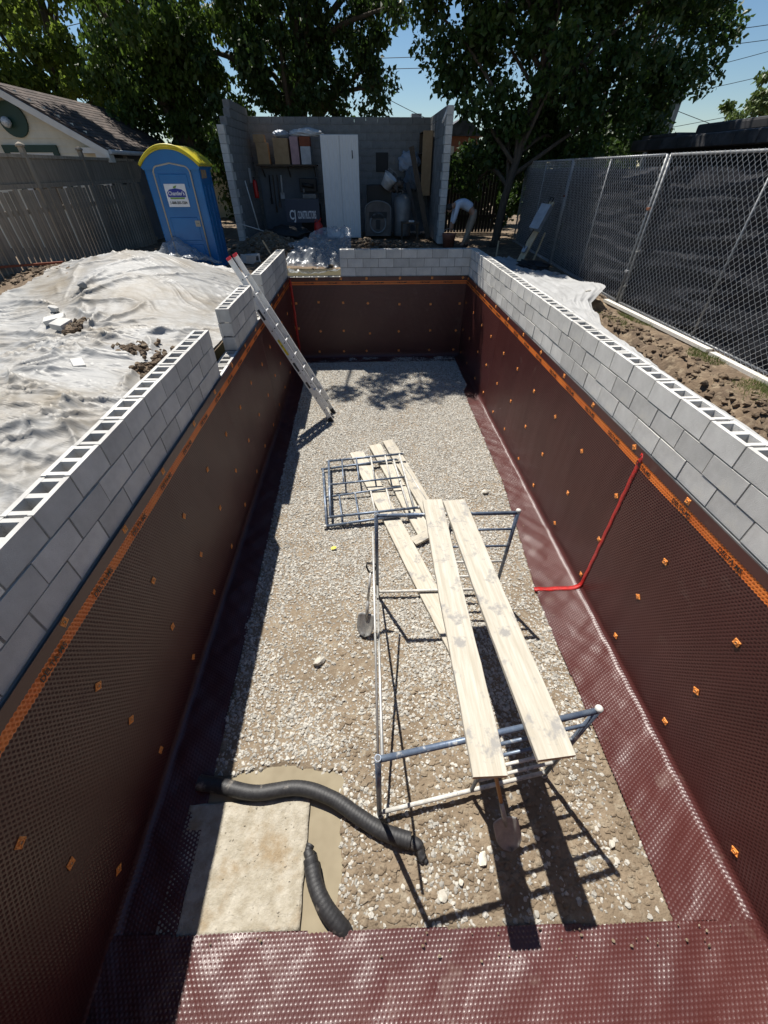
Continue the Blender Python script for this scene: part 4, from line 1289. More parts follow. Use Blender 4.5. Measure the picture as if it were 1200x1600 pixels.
# ------------------------------------------------------------------ black drain pipes and muddy board
def smooth_path(pts, n):
    P = [Vector(p) for p in pts]; out = []
    P = [P[0] * 2 - P[1]] + P + [P[-1] * 2 - P[-2]]
    for i in range(1, len(P) - 2):
        for k in range(n):
            t = k / n
            a, b, c, d = P[i - 1], P[i], P[i + 1], P[i + 2]
            out.append(0.5 * ((2 * b) + (c - a) * t + (2 * a - 5 * b + 4 * c - d) * t * t + (3 * b - a - 3 * c + d) * t ** 3))
    out.append(P[-2]); return out


def drain_pipe(label, pts, r):
    path = smooth_path(pts, 60)
    # resample to even steps
    L_ = [0]
    for a, b in zip(path, path[1:]): L_.append(L_[-1] + (b - a).length)
    L_ = np.array(L_); P = np.array([p[:] for p in path])
    s = np.arange(0, L_[-1], 0.007)
    Q = np.stack([np.interp(s, L_, P[:, k]) for k in range(3)], 1)
    rads = r * (1 + 0.010 * np.sin(s * 2 * math.pi / 0.028) + 0.03 * pnoise(s * 7, s * 0, 700))
    T = thing('drain_pipe', label, 'pipe', (0, 0, 0))
    MB().tube([Vector(q) for q in Q], list(rads), 18, caps=False).build('pipe', 'sock', T)
    d = Vector(Q[-1] - Q[-3]).normalized()
    mb = MB(); mb.tube([Vector(Q[-1]) - d * 0.10, Vector(Q[-1])], r * 0.86, 18, caps=True); mb.build('inner_liner', 'black_plastic', T)
    return T


p1 = drain_pipe('black corrugated drain pipe snaking from the left wall past the muddy board', [(-1.62, 1.16, 0.07), (-1.39, 1.12, .06), (-1.09, 1.06, .055), (-.72, 1.08, .055), (-.42, 0.99, .06), (-.18, 0.85, .06), (.03, 0.735, .06), (.25, 0.665, .06)], 0.062)
mb = MB(); mb.tube(smooth_path([(.25, 0.665, .05), (.31, .63, .05), (.33, .57, .03), (.37, .53, .02)], 8), [0.05] * 10 + [0.04] * 10 + [0.022] * 5, 10, smooth=True)
mb.build('torn_sock', 'sock', p1)
p2 = drain_pipe('shorter black sock covered pipe disappearing under the near red membrane', [(-.22, 0.10, -.10), (-.26, .155, -.045), (-.33, .215, .02), (-.43, .31, .055), (-.51, .43, .06), (-.555, .555, .06)], 0.062)
mb = MB(); mb.tube(smooth_path([(-.555, .555, .06), (-.57, .60, .065), (-.59, .64, .055), (-.575, .68, .05)], 8), [0.058] * 8 + [0.04] * 8 + [0.03] * 5 + [.036] * 4, 10)
mb.build('tied_end', 'sock', p2)

bm_ = MB()
nx = 40; ny = 30
Xg = np.linspace(-1.67, -0.615, nx); Yg = np.linspace(0.198, 1.015, ny)
vs = []; fs = []
for i, x in enumerate(Xg):
    for j, y in enumerate(Yg):
        e = 0.004 * float(pnoise(np.array([x * 9.0]), np.array([y * 9.0]), 720)[0])
        yy = y + (0.012 * float(pnoise(np.array([x * 6]), np.array([1.0]), 722)[0]) + 0.02 * (x + 1.2) if j == ny - 1 else 0)
        xx = x + (0.008 * float(pnoise(np.array([2.0]), np.array([y * 6]), 723)[0]) if i == nx - 1 else 0)
        vs.append((xx, yy, 0.012 + 0.006 * float(fbm(np.array([x * 3.0]), np.array([y * 3.0]), 3, 725)[0]) + e))
for i in range(nx - 1):
    for j in range(ny - 1):
        fs.append((i * ny + j, (i + 1) * ny + j, (i + 1) * ny + j + 1, i * ny + j + 1))
bm_.add(vs, fs, 0, True)
o = bm_.build('muddy_board', 'board_mud'); so = o.modifiers.new('thickness', 'SOLIDIFY'); so.thickness = 0.022; so.offset = -1
tag(o, 'pale plywood board caked in dried mud at the near left of the floor', 'board')
nb_ = 130
bx_ = rng.uniform(-1.64, -0.64, nb_); by_ = rng.uniform(0.22, 1.0, nb_); br_ = 0.002 + 0.008 * rng.uniform(0, 1, nb_) ** 3
bV = IV[None] * (1 + rng.normal(0, 0.22, (nb_, 12, 1))) * br_[:, None, None] * np.array([1, .8, .55]); bV += np.stack([bx_, by_, 0.014 + 0.2 * br_], 1)[:, None, :]
tag(link('mud_crumbs', np_mesh('mud_crumbs', bV.reshape(-1, 3), (IF[None] + 12 * np.arange(nb_)[:, None, None]).reshape(-1, 3), 'board_mud', False)), 'dried mud crumbs scattered on the pale board', 'mud', kind='stuff')

# ------------------------------------------------------------------ portable toilet
def portable_toilet():
    T = thing('portable_toilet', 'blue portable toilet with a yellow roof beside the timber fence', 'toilet', (-4.29, 12.55, 2.22), (0, 0, R(3)))
    w, d, h = 0.60, 0.56, 2.12
    mb = MB(); mb.bevbox((-w, -d, 0.10), (w, d, h), 0.035); mb.build('body', 'potty_blue', T)
    mb = MB(); mb.bevbox((-w - 0.02, -d - 0.02, 0.0), (w + 0.02, d + 0.02, 0.13), 0.02); mb.build('base', 'potty_blue', T)
    for sx in (-1, 1):    # corner ribs on the side wall
        for yy in (-0.35, 0.0, 0.35):
            mb = MB(); mb.bevbox((sx * w - 0.012, yy - 0.05, 0.2), (sx * w + 0.012, yy + 0.05, h - 0.38), 0.008); mb.build('side_rib', 'potty_blue', T)
    # roof: arched, ribbed, overhanging
    n = 24; ny = 18; vs = []; fs = []
    for i in range(n + 1):
        a = -1 + 2 * i / n
        for j in range(ny + 1):
            b = -1 + 2 * j / ny
            z = h - 0.02 + 0.33 * max(0.0, 1 - abs(a) ** 2.2) * (1 - 0.12 * abs(b) ** 4)
            rib = 0.018 * (1 if (j % 4) in (1, 2) and 0 < i < n else 0)
            vs.append((a * (w + 0.055), b * (d + 0.07), z + rib))
    for i in range(n):
        for j in range(ny):
            fs.append((i * (ny + 1) + j, (i + 1) * (ny + 1) + j, (i + 1) * (ny + 1) + j + 1, i * (ny + 1) + j + 1))
    mb = MB(); mb.add(vs, fs, 0, True); roof = mb.build('roof', 'potty_yellow', T)
    so = roof.modifiers.new('thickness', 'SOLIDIFY'); so.thickness = 0.03
    # gable end infill and rim
    arc = [(-(w + 0.05) + 2 * (w + 0.05) * i / n, h - 0.05 + 0.33 * max(0, 1 - abs(-1 + 2 * i / n) ** 2.2)) for i in range(n + 1)]
    for yy in (-d - 0.065, d + 0.045):
        mb = MB(); mb.prism([(-w, h - 0.10)] + [(x * 0.98, z - 0.01) for x, z in arc] + [(w, h - 0.10)], 1, yy + 0.03 if yy < 0 else yy - 0.03, yy + 0.05 if yy < 0 else yy - 0.01)
        mb.build('gable', 'potty_blue', T)
        mb = MB(); mb.tube([(x, yy, z + 0.03) for x, z in arc], 0.026, 8); mb.build('roof_rim', 'potty_yellow', roof)
    # door with arched tan frame
    fr = [(-0.40, 0.16), (-0.40, h - 0.16)] + [(-0.40 + 0.13 * (1 - math.cos(t)), h - 0.16 + 0.13 * math.sin(t)) for t in np.linspace(0.2, math.pi / 2, 6)]
    fr += [(x, z) for x, z in [(0.0, h + 0.015)]] + [(-x, z) for x, z in reversed(fr)]
    door = MB(); door.prism([(x * 0.97, z) for x, z in fr], 1, -d - 0.030, -d + 0.002); dr = door.build('door', 'potty_blue', T)
    mb = MB(); mb.tube([(x, -d - 0.030, z) for x, z in fr], 0.017, 8); mb.build('door_frame', 'potty_tan', dr)
    for z0, z1 in ((0.25, 0.62), (0.70, 1.16), (1.70, 1.95)):
        mb = MB(); mb.bevbox((-0.31, -d - 0.040, z0), (0.31, -d - 0.028, z1), 0.012); mb.build('door_panel', 'potty_blue', dr)
    mb = MB(); mb.bevbox((0.24, -d - 0.058, 0.98), (0.36, -d - 0.03, 1.10), 0.01); mb.tube([(0.26, -d - 0.06, 1.04), (0.33, -d - 0.075, 1.04)], 0.014, 8); mb.build('latch', 'potty_tan', dr)
    # vents high on the right side and front
    for k in range(3):
        mb = MB(); yb = -d + 0.12 + k * 0.17
        mb.prism([(yb, h - 0.25), (yb + 0.12, h - 0.25), (yb + 0.15, h - 0.10), (yb + 0.03, h - 0.10)], 0, w - 0.004, w + 0.006); mb.build('vent', 'potty_vent', T)
    # sign
    mb = MB(); mb.bevbox((-0.25, -d - 0.052, 1.36), (0.22, -d - 0.040, 1.78), 0.006); sg = mb.build('sign', 'sign_white', T)
    yb = -d - 0.0525
    el = [(-0.015 + 0.215 * math.cos(t), 1.60 + 0.105 * math.sin(t) + (0.035 if math.sin(t) > 0 else 0)) for t in np.linspace(0, 2 * math.pi, 28, endpoint=False)]
    el = [(-0.215, 1.54), (0.185, 1.54), (0.185, 1.63), (0.12, 1.68), (-0.015, 1.70), (-0.15, 1.68), (-0.215, 1.63)]
    mb = MB(); mb.prism(el, 1, yb - 0.002, yb + 0.0); mb.build('blue_emblem', 'sign_blue', sg)
    mb = MB(); mb.prism([(-0.17, 1.505), (0.14, 1.505), (0.155, 1.535), (-0.185, 1.535)], 1, yb - 0.0015, yb); mb.build('green_band', 'sign_green', sg)
    mb = MB(); mb.prism([(-0.06, 1.70), (0.0, 1.705), (0.03, 1.75), (0.0, 1.745), (-0.05, 1.73)], 1, yb - 0.003, yb - 0.001); mb.build('leaf_emblem', 'sign_green', sg)
    for txt, size, z, mt, wd in (("Chantler's", 0.10, 1.605, 'sign_white', 0.36), ('1-888-205-3284', 0.07, 1.435, 'black_print', 0.38)):
        o = link('lettering', text_mesh(txt, size, mt, 0.0008, True, wd), sg); o.location = (-0.015, yb - 0.004, z); o.rotation_euler = (math.pi / 2, 0, 0)
    return T


portable_toilet()

# ------------------------------------------------------------------ neighbouring garage on the left
def garage():
    ox, oy = -9.65, 16.0
    T = thing('garage', 'cream clapboard garage with green trim and brown shingle roof behind the fence', 'building', (ox, oy, 2.2))
    hw, ez, rz, ln = 2.05, 2.62, 3.72, 5.5
    mb = MB(); mb.box((-hw + 0.03, 0.03, 0), (hw - 0.03, ln, ez)); mb.prism([(-hw + 0.03, ez), (hw - 0.03, ez), (0, rz - 0.03)], 1, 0.03, ln); mb.build('wall', 'siding', T)
    z = 0.0
    while z < rz - 0.12:
        z1 = z + 0.16
        xw = hw if z < ez else hw * (rz - z) / (rz - ez)
        if xw < 0.15: break
        mb = MB(); mb.add([(-xw, 0.0, z), (xw, 0.0, z), (xw, 0.018, z1), (-xw, 0.018, z1), (-xw, 0.03, z), (xw, 0.03, z)], [(0, 1, 2, 3), (0, 4, 5, 1)]); mb.build('clapboard', 'siding', T)
        if z < ez - .1:
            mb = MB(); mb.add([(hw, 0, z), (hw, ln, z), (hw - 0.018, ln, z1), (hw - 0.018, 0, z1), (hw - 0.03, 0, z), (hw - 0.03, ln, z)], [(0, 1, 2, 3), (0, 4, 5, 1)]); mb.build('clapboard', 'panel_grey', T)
        z += 0.16
    # roof slopes
    sl = (rz - ez) / hw
    for sg in (-1, 1):
        mb = MB(); o_ = 0.38
        p = [(0, rz + 0.02), (sg * (hw + o_), ez - sl * o_ + 0.02), (sg * (hw + o_), ez - sl * o_ + 0.08), (0, rz + 0.09)]
        mb.prism(p, 1, -0.30, ln + 0.3); rf = mb.build('roof', 'shingle', T)
        slope_l = math.hypot(hw + o_, sl * (hw + o_))
        for k in range(16):
            a = k / 16; b = a + 1 / 16 + 0.004
            q = lambda t, lift: (sg * t * (hw + o_), rz + 0.092 - sl * t * (hw + o_) + lift)
            nn = 14
            for i in range(nn):
                y0 = -0.31 + (ln + 0.62) * i / nn + (0.2 if k % 2 else 0); y1 = y0 + (ln + 0.62) / nn - 0.012
                if sg < 0: continue
                y1 = min(y1, ln + 0.31)
                m2 = MB(); m2.prism([q(a, 0.001), q(b, 0.001), q(b, 0.016), q(a, 0.006)], 1, y0, y1); m2.build('shingle', 'shingle', rf)
        mb = MB(); mb.prism([(0, rz - 0.16), (sg * (hw + o_), ez - sl * o_ - 0.13), (sg * (hw + o_), ez - sl * o_ + 0.035), (0, rz + 0.02)], 1, -0.335, -0.302); mb.build('bargeboard', 'trim_white', T)
    mb = MB(); mb.box((hw - 0.02, -0.29, ez - 0.42), (hw + 0.37, -0.02, ez - 0.22)); mb.box((hw - 0.5, -0.295, ez - 0.22), (hw + 0.36, -0.03, ez - 0.1)); mb.build('eave_return', 'trim_white', T)
    mb = MB(); mb.tube([(hw + 0.42, -0.3, ez - 0.19), (hw + 0.42, ln + .3, ez - 0.19)], 0.055, 8); mb.build('gutter', 'gutter', T)
    mb = MB(); mb.box((hw - 0.14, -0.025, 0), (hw + 0.02, -0.001, ez - 0.3)); mb.build('corner_board', 'trim_white', T)
    # window
    wx, wz0, wz1, ww = 0.12, 1.1, 2.42, 0.60
    wd = MB(); wd.box((wx - ww, -0.02, wz0), (wx + ww, -0.012, wz1)); w_ = wd.build('window', 'glass_dark', T)
    for lo, hi, mt, pr in (((wx - ww - .16, wz1), (wx + ww + .16, wz1 + .16), 'trim_green', .06), ((wx - ww - .16, wz0), (wx - ww, wz1), 'trim_green', .05), ((wx + ww, wz0), (wx + ww + .16, wz1), 'trim_green', .05),
                           ((wx - ww, wz1 - .22), (wx + ww, wz1), 'trim_white', .045), ((wx - ww, wz0), (wx - ww + .17, wz1 - .22), 'trim_white', .045), ((wx + ww - .12, wz0), (wx + ww, wz1 - .22), 'trim_white', .045),
                           ((wx - ww + .17, wz1 - .27), (wx + ww - .12, wz1 - .22), 'trim_green', .04)):
        mb = MB(); mb.box((lo[0], -pr, lo[1]), (hi[0], 0.002, hi[1])); mb.build('frame', mt, w_)
    # round green plaque with a glass globe
    for rr, zz, nm, mt, dep in ((0.37, 3.10, 'plaque', 'trim_green', 0.06),):
        mb = MB(); mb.tube([(-0.02, -dep, zz), (-0.02, 0.0, zz)], rr, 28); pq = mb.build(nm, mt, T)
        mb = MB(); mb.lathe([(0.0, -0.12), (0.07, -0.10), (0.12, -0.03), (0.12, 0.03), (0.07, 0.10), (0.0, 0.12)], (-0.14, -0.17, 3.04), 14); mb.build('lamp_globe', 'lamp_glass', pq)
    mb = MB(); mb.box((-1.28, -0.03, 2.06), (-0.90, -0.005, 2.28)); pl = mb.build('number_plate', 'sign_white', T)
    o = link('lettering', text_mesh('11', 0.18, 'black_print', 0.001, True), pl); o.location = (-1.09, -0.033, 2.17); o.rotation_euler = (math.pi / 2, 0, 0)
    mb = MB(); mb.bevbox((1.42, -0.14, 1.95), (1.56, -0.01, 2.2), 0.02); mb.build('wall_lamp', 'lamp_glass', T)
    return T


garage()

# ------------------------------------------------------------------ roofless block shed at the far end
sb_ = MB(); sb_.bevbox((-0.196, -0.096, 0), (0.196, 0.096, 0.192), 0.006); OBLK = sb_.mesh('block', 'block_old')
ob2 = MB(); ob2.bevbox((-0.096, -0.096, 0), (0.096, 0.096, 0.192), 0.006); OHALF = ob2.mesh('block', 'block_old')


eb_ = MB(); eb_.bevbox((-0.196, -0.096, 0), (0.196, 0.096, 0.192), 0.006); LITBLK = eb_.mesh('block', 'block')  # paler copies for the wall ends: sunlight there is put into the colour
ec_ = MB(); ec_.bevbox((-0.096, -0.096, 0), (0.096, 0.096, 0.192), 0.006); LITHALF = ec_.mesh('block', 'block')


def shed():
    z0 = 2.40
    T = thing('block_shed', 'roofless grey block shed with open front full of stored things', 'building', (0, 0, z0))
    xl, xr, yf, yb = -3.86, 2.56, 15.5, 19.0
    core = MB()
    core.box((xl - 0.09, yb - 0.085, 0), (xr + 0.09, yb + 0.085, 3.06)); core.build('wall_core', 'mortar', T)
    rest = MB()
    # back wall, upper courses are single blocks
    for c in range(16):
        off = 0.2 if c % 2 else 0.0
        k = 0
        x = xl - 0.1 + off
        while x < xr + 0.05:
            if c >= 6:
                link('block', OBLK, T, (x + 0.2, yb, c * 0.2 + random.uniform(-.001, .001)), (0, 0, random.uniform(-.004, .004)))
            else:
                rest.box((x + 0.004, yb - 0.096, c * 0.2), (x + 0.396, yb - 0.06, c * 0.2 + 0.192))
            x += 0.4
    # left side wall: stepped top
    lc = MB(); lc.box((xl - 0.085, yf + 0.05, 0), (xl + 0.085, yb - 0.2, 2.72)); lc.build('wall_core', 'mortar', T)
    for c in range(17):
        off = 0.2 if c % 2 else 0.0
        y = yf + off
        if c >= 14: y = yf + 0.5 + off + (c - 14) * 0.35
        if off and c < 14: link('block', LITHALF, T, (xl, yf + 0.1, c * 0.2), (0, 0, math.pi / 2))
        while y < yb - 0.25:
            link('block', LITBLK if y < yf + 0.01 else OBLK, T, (xl, y + 0.2, c * 0.2), (0, 0, math.pi / 2 + random.uniform(-.005, .005))); y += 0.4
    # right side wall: its broken end shows, the rest is one piece
    rc = MB(); rc.box((xr - 0.085, yf + 0.25, 0), (xr + 0.085, yb - 0.2, 3.18)); rc.build('wall_core', 'mortar', T)
    for c in range(16):
        off = 0.2 if c % 2 else 0.0
        link('block', LITHALF if off else LITBLK, T, (xr, yf + (0.1 if off else 0.2), c * 0.2), (0, 0, math.pi / 2 + random.uniform(-.02, .02)))
        y = yf + off + (0.0 if off else 0.4)
        while y < yb - 0.3:
            rest.box((xr - 0.096, y + 0.004, c * 0.2), (xr + 0.096, y + 0.396, c * 0.2 + 0.192)); y += 0.4
    tag(rest.build('block_courses', 'block_old', T), kind='stuff')
    # dark panel for the window niche in the back wall
    mb = MB(); mb.bevbox((0.9 - 0.33, yb - 0.14, 1.78), (0.9 + 0.10, yb - 0.09, 2.30), 0.01); mb.build('blocked_window', 'dark_stuff', T)
    return T


shed()
SZ = 2.45


def box_thing(name, label, cat, lo, hi, mt, bev=0.01, rot=(0, 0, 0), group=None):
    c = [(lo[0] + hi[0]) / 2, (lo[1] + hi[1]) / 2, lo[2]]
    mb = MB(); mb.bevbox((lo[0] - c[0], lo[1] - c[1], 0), (hi[0] - c[0], hi[1] - c[1], hi[2] - lo[2]), bev)
    o = mb.build(name, mt); o.location = c; o.rotation_euler = rot
    return tag(o, label, cat, group)


# tall locker of two pale doors
T = thing('locker', 'tall white two door locker standing in the open shed', 'locker', (-0.62, 16.85, SZ))
mb = MB(); mb.bevbox((-0.58, -0.22, 0.0), (0.58, 0.25, 2.60), 0.01); mb.build('body', 'locker', T)
for sg in (-1, 1):
    mb = MB(); mb.bevbox((-0.575 if sg < 0 else 0.008, -0.245, 0.03), (-0.008 if sg < 0 else 0.575, -0.222, 2.59), 0.005); d_ = mb.build('door', 'locker', T)
    for q in range(4):
        xx = (-0.50 if sg < 0 else 0.08) + q * 0.14
        mb = MB(); mb.box((xx, -0.249, 0.06), (xx + 0.012, -0.246, 2.5)); mb.build('groove', 'trim_white', d_)
mb = MB(); mb.tube([(0.38, -0.25, 2.20), (0.38, -0.27, 2.24), (0.39, -0.27, 2.08), (0.38, -0.25, 2.06)], 0.012, 6); mb.build('handle', 'dark_mark', T)

# shelf with boxes
T = thing('wall_shelf', 'dark shelf on the back wall of the shed holding boxes', 'shelf', (-2.5, 18.55, 4.33))
mb = MB(); mb.box((-1.05, -0.42, 0), (1.0, 0.30, 0.04)); mb.build('board', 'timber_dark', T)
for sx in (-0.9, 0.0, 0.9):
    mb = MB(); mb.bar((sx, 0.28, -0.35), (sx, -0.36, -0.01), 0.03, 0.03); mb.build('bracket', 'rusty_iron', T)
zs = 4.375
for lb, x0, x1, h, mt, y0 in (('tan cardboard box at the left end of the shed shelf', -3.49, -3.10, .55, 'cardboard', 18.2), ('brown patterned box in the middle of the shed shelf', -2.90, -2.40, .66, 'cardboard', 18.2),
                              ('pink box on the shed shelf', -2.33, -2.06, .70, 'pink_box', 18.2), ('white box low on the shed shelf beside the pink box', -2.01, -1.68, .46, 'white_box', 18.2)):
    o = box_thing('box', lb, 'box', (x0, y0, zs), (x1, y0 + 0.4, zs + h), mt, 0.008, (0, 0, random.uniform(-.06, .06)), 'boxes on the shed shelf')
box_thing('box', 'rust red box lying on the white box of the shed shelf', 'box', (-2.02, 18.2, zs + .462), (-1.66, 18.6, zs + .70), 'rust_box', 0.008, (0, 0, 0), 'boxes on the shed shelf')
box_thing('box', 'small brown box on top of the tan cardboard box', 'box', (-3.54, 18.22, zs + .552), (-3.18, 18.58, zs + .75), 'cardboard', 0.008, (0, 0, .04), 'boxes on the shed shelf')


def lump(name, label, cat, c, r, mt, seed=0, amp=0.25):
    bm = bmesh.new(); bmesh.ops.create_icosphere(bm, subdivisions=4, radius=1)
    for v in bm.verts:
        k = 1 + amp * float(pnoise(np.array([v.co.x * 2.3 + v.co.z * 1.7 + seed]), np.array([v.co.y * 2.3 - v.co.z * 1.3]), 800 + seed)[0]) + 0.4 * amp * float(pnoise(np.array([v.co.x * 6 + seed]), np.array([v.co.y * 6 + v.co.z * 5]), 803)[0])
        v.co = Vector((v.co.x * r[0], v.co.y * r[1], max(v.co.z, -0.75) * r[2])) * k
    me = bpy.data.meshes.new(name); bm.to_mesh(me); bm.free(); me.materials.append(M[mt])
    for p in me.polygons: p.use_smooth = True
    return tag(link(name, me, None, c), label, cat)


lump('plastic_bag', 'shiny white plastic bag on top of the shed shelf', 'bag', (-1.75, 18.35, 5.17), (.55, .2, .11), 'bag_white', 1)
lump('plastic_bag', 'grey plastic bundle beside the white bag on the shed shelf', 'bag', (-2.62, 18.35, 5.14), (.25, .2, .10), 'bag_blue', 2)
box_thing('plywood_sheet', 'blue grey sheet leaning on the back wall under the shelf', 'board', (-3.62, 18.7, 2.5), (-1.55, 18.76, 4.28), 'panel_grey', 0.004)
T = thing('company_sign', 'dark blue company sign with white lettering standing in the shed', 'sign', (-2.0, 16.95, 2.86), (R(-6), 0, 0))
mb = MB(); mb.bevbox((-0.57, -0.015, 0), (0.57, 0.015, 0.64), 0.004); mb.build('board', 'sign_dark', T)
for txt, x, s, wd in (('CJ', -0.35, 0.36, 0.20), ('CONSTRUCTORS', 0.13, 0.30, 0.62)):
    o = link('lettering', text_mesh(txt, s, 'sign_white', 0.001, True, wd), T); o.location = (x, -0.018, 0.20); o.rotation_euler = (math.pi / 2, 0, 0)
T = thing('gas_can', 'red plastic fuel can on the ground beside the white locker', 'can', (-1.47, 16.45, 2.58))
mb = MB(); mb.lathe([(0.0, 0), (0.14, 0), (0.145, 0.04), (0.145, 0.22), (0.12, 0.30), (0.06, 0.34), (0.0, 0.345)], n=16); mb.build('body', 'red_can', T)
mb = MB(); mb.tube([(0.03, 0, 0.32), (0.09, 0, 0.42), (0.12, 0, 0.44)], [0.028, 0.02, 0.015], 8); mb.build('spout', 'red_can', T)
mb = MB(); mb.tube([(-0.1, 0, 0.28), (-0.09, 0, 0.38), (-0.02, 0, 0.40), (0.02, 0, 0.34)], 0.014, 6); mb.build('handle', 'red_can', T)
T = thing('fire_extinguisher', 'red fire extinguisher hanging on the left shed wall', 'extinguisher', (-3.55, 17.4, 3.5))
mb = MB(); mb.lathe([(0, 0), (0.07, 0.01), (0.075, 0.05), (0.075, 0.40), (0.05, 0.48), (0.02, 0.50), (0, 0.5)], n=14); mb.build('cylinder', 'red_can', T)
mb = MB(); mb.bevbox((-0.03, -0.06, 0.50), (0.03, 0.04, 0.56), 0.006); mb.tube([(0, -0.05, 0.52), (0.09, -0.06, 0.45), (0.09, -0.06, 0.2)], 0.012, 6); mb.build('valve', 'dark_mark', T)
mb = MB(); mb.tube([(-3.40, 16.15, 2.75), (-3.62, 16.3, 3.98)], 0.018, 8); tag(mb.build('pole', 'trim_white'), 'thin white pole leaning inside the left end of the shed', 'pole')
mb = MB(); mb.tube([(-3.75, 15.4, 2.95), (-2.85, 15.3, 2.72)], 0.012, 8); tag(mb.build('stick', 'timber_pale'), 'pale thin stick lying on the dirt pile before the shed', 'stick')
box_thing('notice', 'white notice hanging on the left shed wall', 'notice', (-3.755, 17.7, 3.9), (-3.735, 17.95, 4.28), 'white_box', 0.002)
T = thing('tool_rack', 'hand tools hanging on the grey sheet in the shed', 'tools', (-3.0, 18.62, 3.2))
for k, (x, h, mt, w_) in enumerate(((-0.15, .95, 'timber_dark', .03), (0.0, .8, 'rusty_iron', .05), (0.14, .55, 'white_box', .07), (-0.28, .7, 'dark_stuff', .04))):
    mb = MB(); mb.tube([(x, 0, 0.9 - h), (x + 0.03, 0, 0.9)], w_ * .5, 6); mb.bevbox((x - w_, -0.02, 0.9 - h - 0.12), (x + w_, 0.02, 0.9 - h + 0.06), 0.005); mb.build('tool', mt, T)
T = thing('machine', 'dark machine with pale parts on a bench behind the company sign', 'machine', (-1.84, 18.1, 3.30))
mb = MB(); mb.bevbox((-0.36, -0.2, -0.9), (0.36, 0.25, 0.0), 0.02); mb.build('bench', 'dark_stuff', T)
mb = MB(); mb.bevbox((-0.30, -0.18, 0.34), (0.30, 0.18, 0.72), 0.03); mb.tube([(-0.2, -0.2, 0.55), (0.2, -0.2, 0.5)], 0.06, 10); mb.build('motor', 'dark_stuff', T)
mb = MB(); mb.bevbox((-0.22, -0.2, 0.16), (0.26, 0.1, 0.30), 0.02); mb.bevbox((-0.2, -0.25, 0.0), (0.22, 0.1, 0.10), 0.02); mb.tube([(-.15, -.22, .30), (-.15, -.22, .44)], .03, 8); mb.build('carriage', 'tank', T)
lump('black_bag', 'black bags heaped on the ground below the company sign', 'bag', (-2.5, 16.2, 2.62), (.75, .4, .22), 'dark_stuff', 5)
T = thing('iron_door', 'rusty iron stove door with an arched top leaning in the shed', 'stove', (0.56, 16.9, SZ + .02), (R(-5), 0, 0))
pts = [(-0.44, 0)] + [(-0.44 + 0.0, 0.75)] + [(-0.44 * math.cos(t), 0.75 + 0.22 * math.sin(t)) for t in np.linspace(0.1, math.pi - 0.1, 14)] + [(0.44, 0.75), (0.44, 0)]
mb = MB(); mb.prism(pts, 1, -0.05, 0.10); mb.build('body', 'rusty_iron', T)
mb = MB(); mb.tube([(x, -0.06, z) for x, z in pts], 0.022, 8); mb.build('rim', 'tank', T)
mb = MB(); mb.lathe([(0.30, -0.01), (0.30, 0.012), (0.24, 0.012), (0.24, -0.01)], n=24); o = mb.build('ring', 'tank', T); o.location = (0, -0.06, 0.36); o.rotation_euler = (math.pi / 2, 0, 0)
mb = MB(); mb.bevbox((-0.30, -0.072, 0.5), (0.30, -0.052, 0.68), 0.01); mb.bevbox((-.07, -.075, .2), (.07, -.055, .46), .006); mb.build('plate', 'dark_stuff', T)
T = thing('water_tank', 'grey metal cylinder tank standing in the shed', 'tank', (1.42, 17.2, SZ))
mb = MB(); mb.lathe([(0, 0), (0.28, 0), (0.30, 0.05), (0.30, 0.95), (0.25, 1.08), (0.12, 1.16), (0, 1.18)], n=22); mb.build('body', 'tank', T)
mb = MB(); mb.tube([(0, 0, 1.15), (0, 0, 1.26)], 0.04, 8); mb.tube([(-0.12, 0, 1.26), (0.12, 0, 1.26)], 0.02, 8); mb.build('valve', 'rusty_iron', T)
T = thing('metal_tub', 'bright crumpled metal tub on top of the iron door', 'tub', (0.82, 17.1, 3.80), (0.4, 0.5, 0.3))
mb = MB(); mb.lathe([(0.0, 0.0), (0.17, 0.0), (0.22, 0.34), (0.235, 0.35), (0.225, 0.32), (0.16, 0.02), (0.0, 0.02)], n=14); mb.build('bowl', 'bag_white', T)
mb = MB(); mb.tube([(0.22, 0, 0.33), (0.16, 0, 0.5), (-0.16, 0, 0.5), (-0.22, 0, 0.33)], 0.008, 6); mb.build('handle', 'steel_pipe', T)
box_thing('crate', 'dark crate under the metal tub behind the iron door', 'crate', (0.2, 17.3, SZ), (1.05, 17.9, 3.85), 'dark_stuff', 0.02)
lump('scrap_heap', 'dark scrap metal heaped beside the metal tub', 'scrap', (1.15, 17.4, 3.85), (.28, .25, .22), 'rusty_iron', 9, .6)
lump('dust_sheet', 'pale blue bundle hanging on the back wall of the shed', 'bundle', (1.72, 18.55, 4.42), (.36, .16, .30), 'bag_blue', 11, .35)
lump('dust_sheet', 'lower dark blue bundle under the pale bundle in the shed', 'bundle', (1.85, 18.4, 3.95), (.28, .18, .32), 'panel_grey', 12, .35)
mb = MB(); mb.bar((2.28, 16.5, 2.45), (1.66, 17.2, 4.8), 0.16, 0.03, up=(0, 1, 0.2)); tag(mb.build('plank', 'timber_dark'), 'dark board leaning at the right end of the shed', 'plank')
mb = MB(); mb.bar((2.05, 17.4, 2.45), (1.62, 17.9, 3.9), 0.14, 0.03, up=(0, 1, 0.2)); tag(mb.build('plank', 'rusty_iron'), 'shorter grey board leaning behind the dark board in the shed', 'plank')
T = thing('stool', 'low dark work stool in front of the tank', 'stool', (1.62, 16.4, SZ))
mb = MB(); mb.bevbox((-0.30, -0.2, 0.42), (0.30, 0.2, 0.46), 0.006); mb.build('seat', 'timber_dark', T)
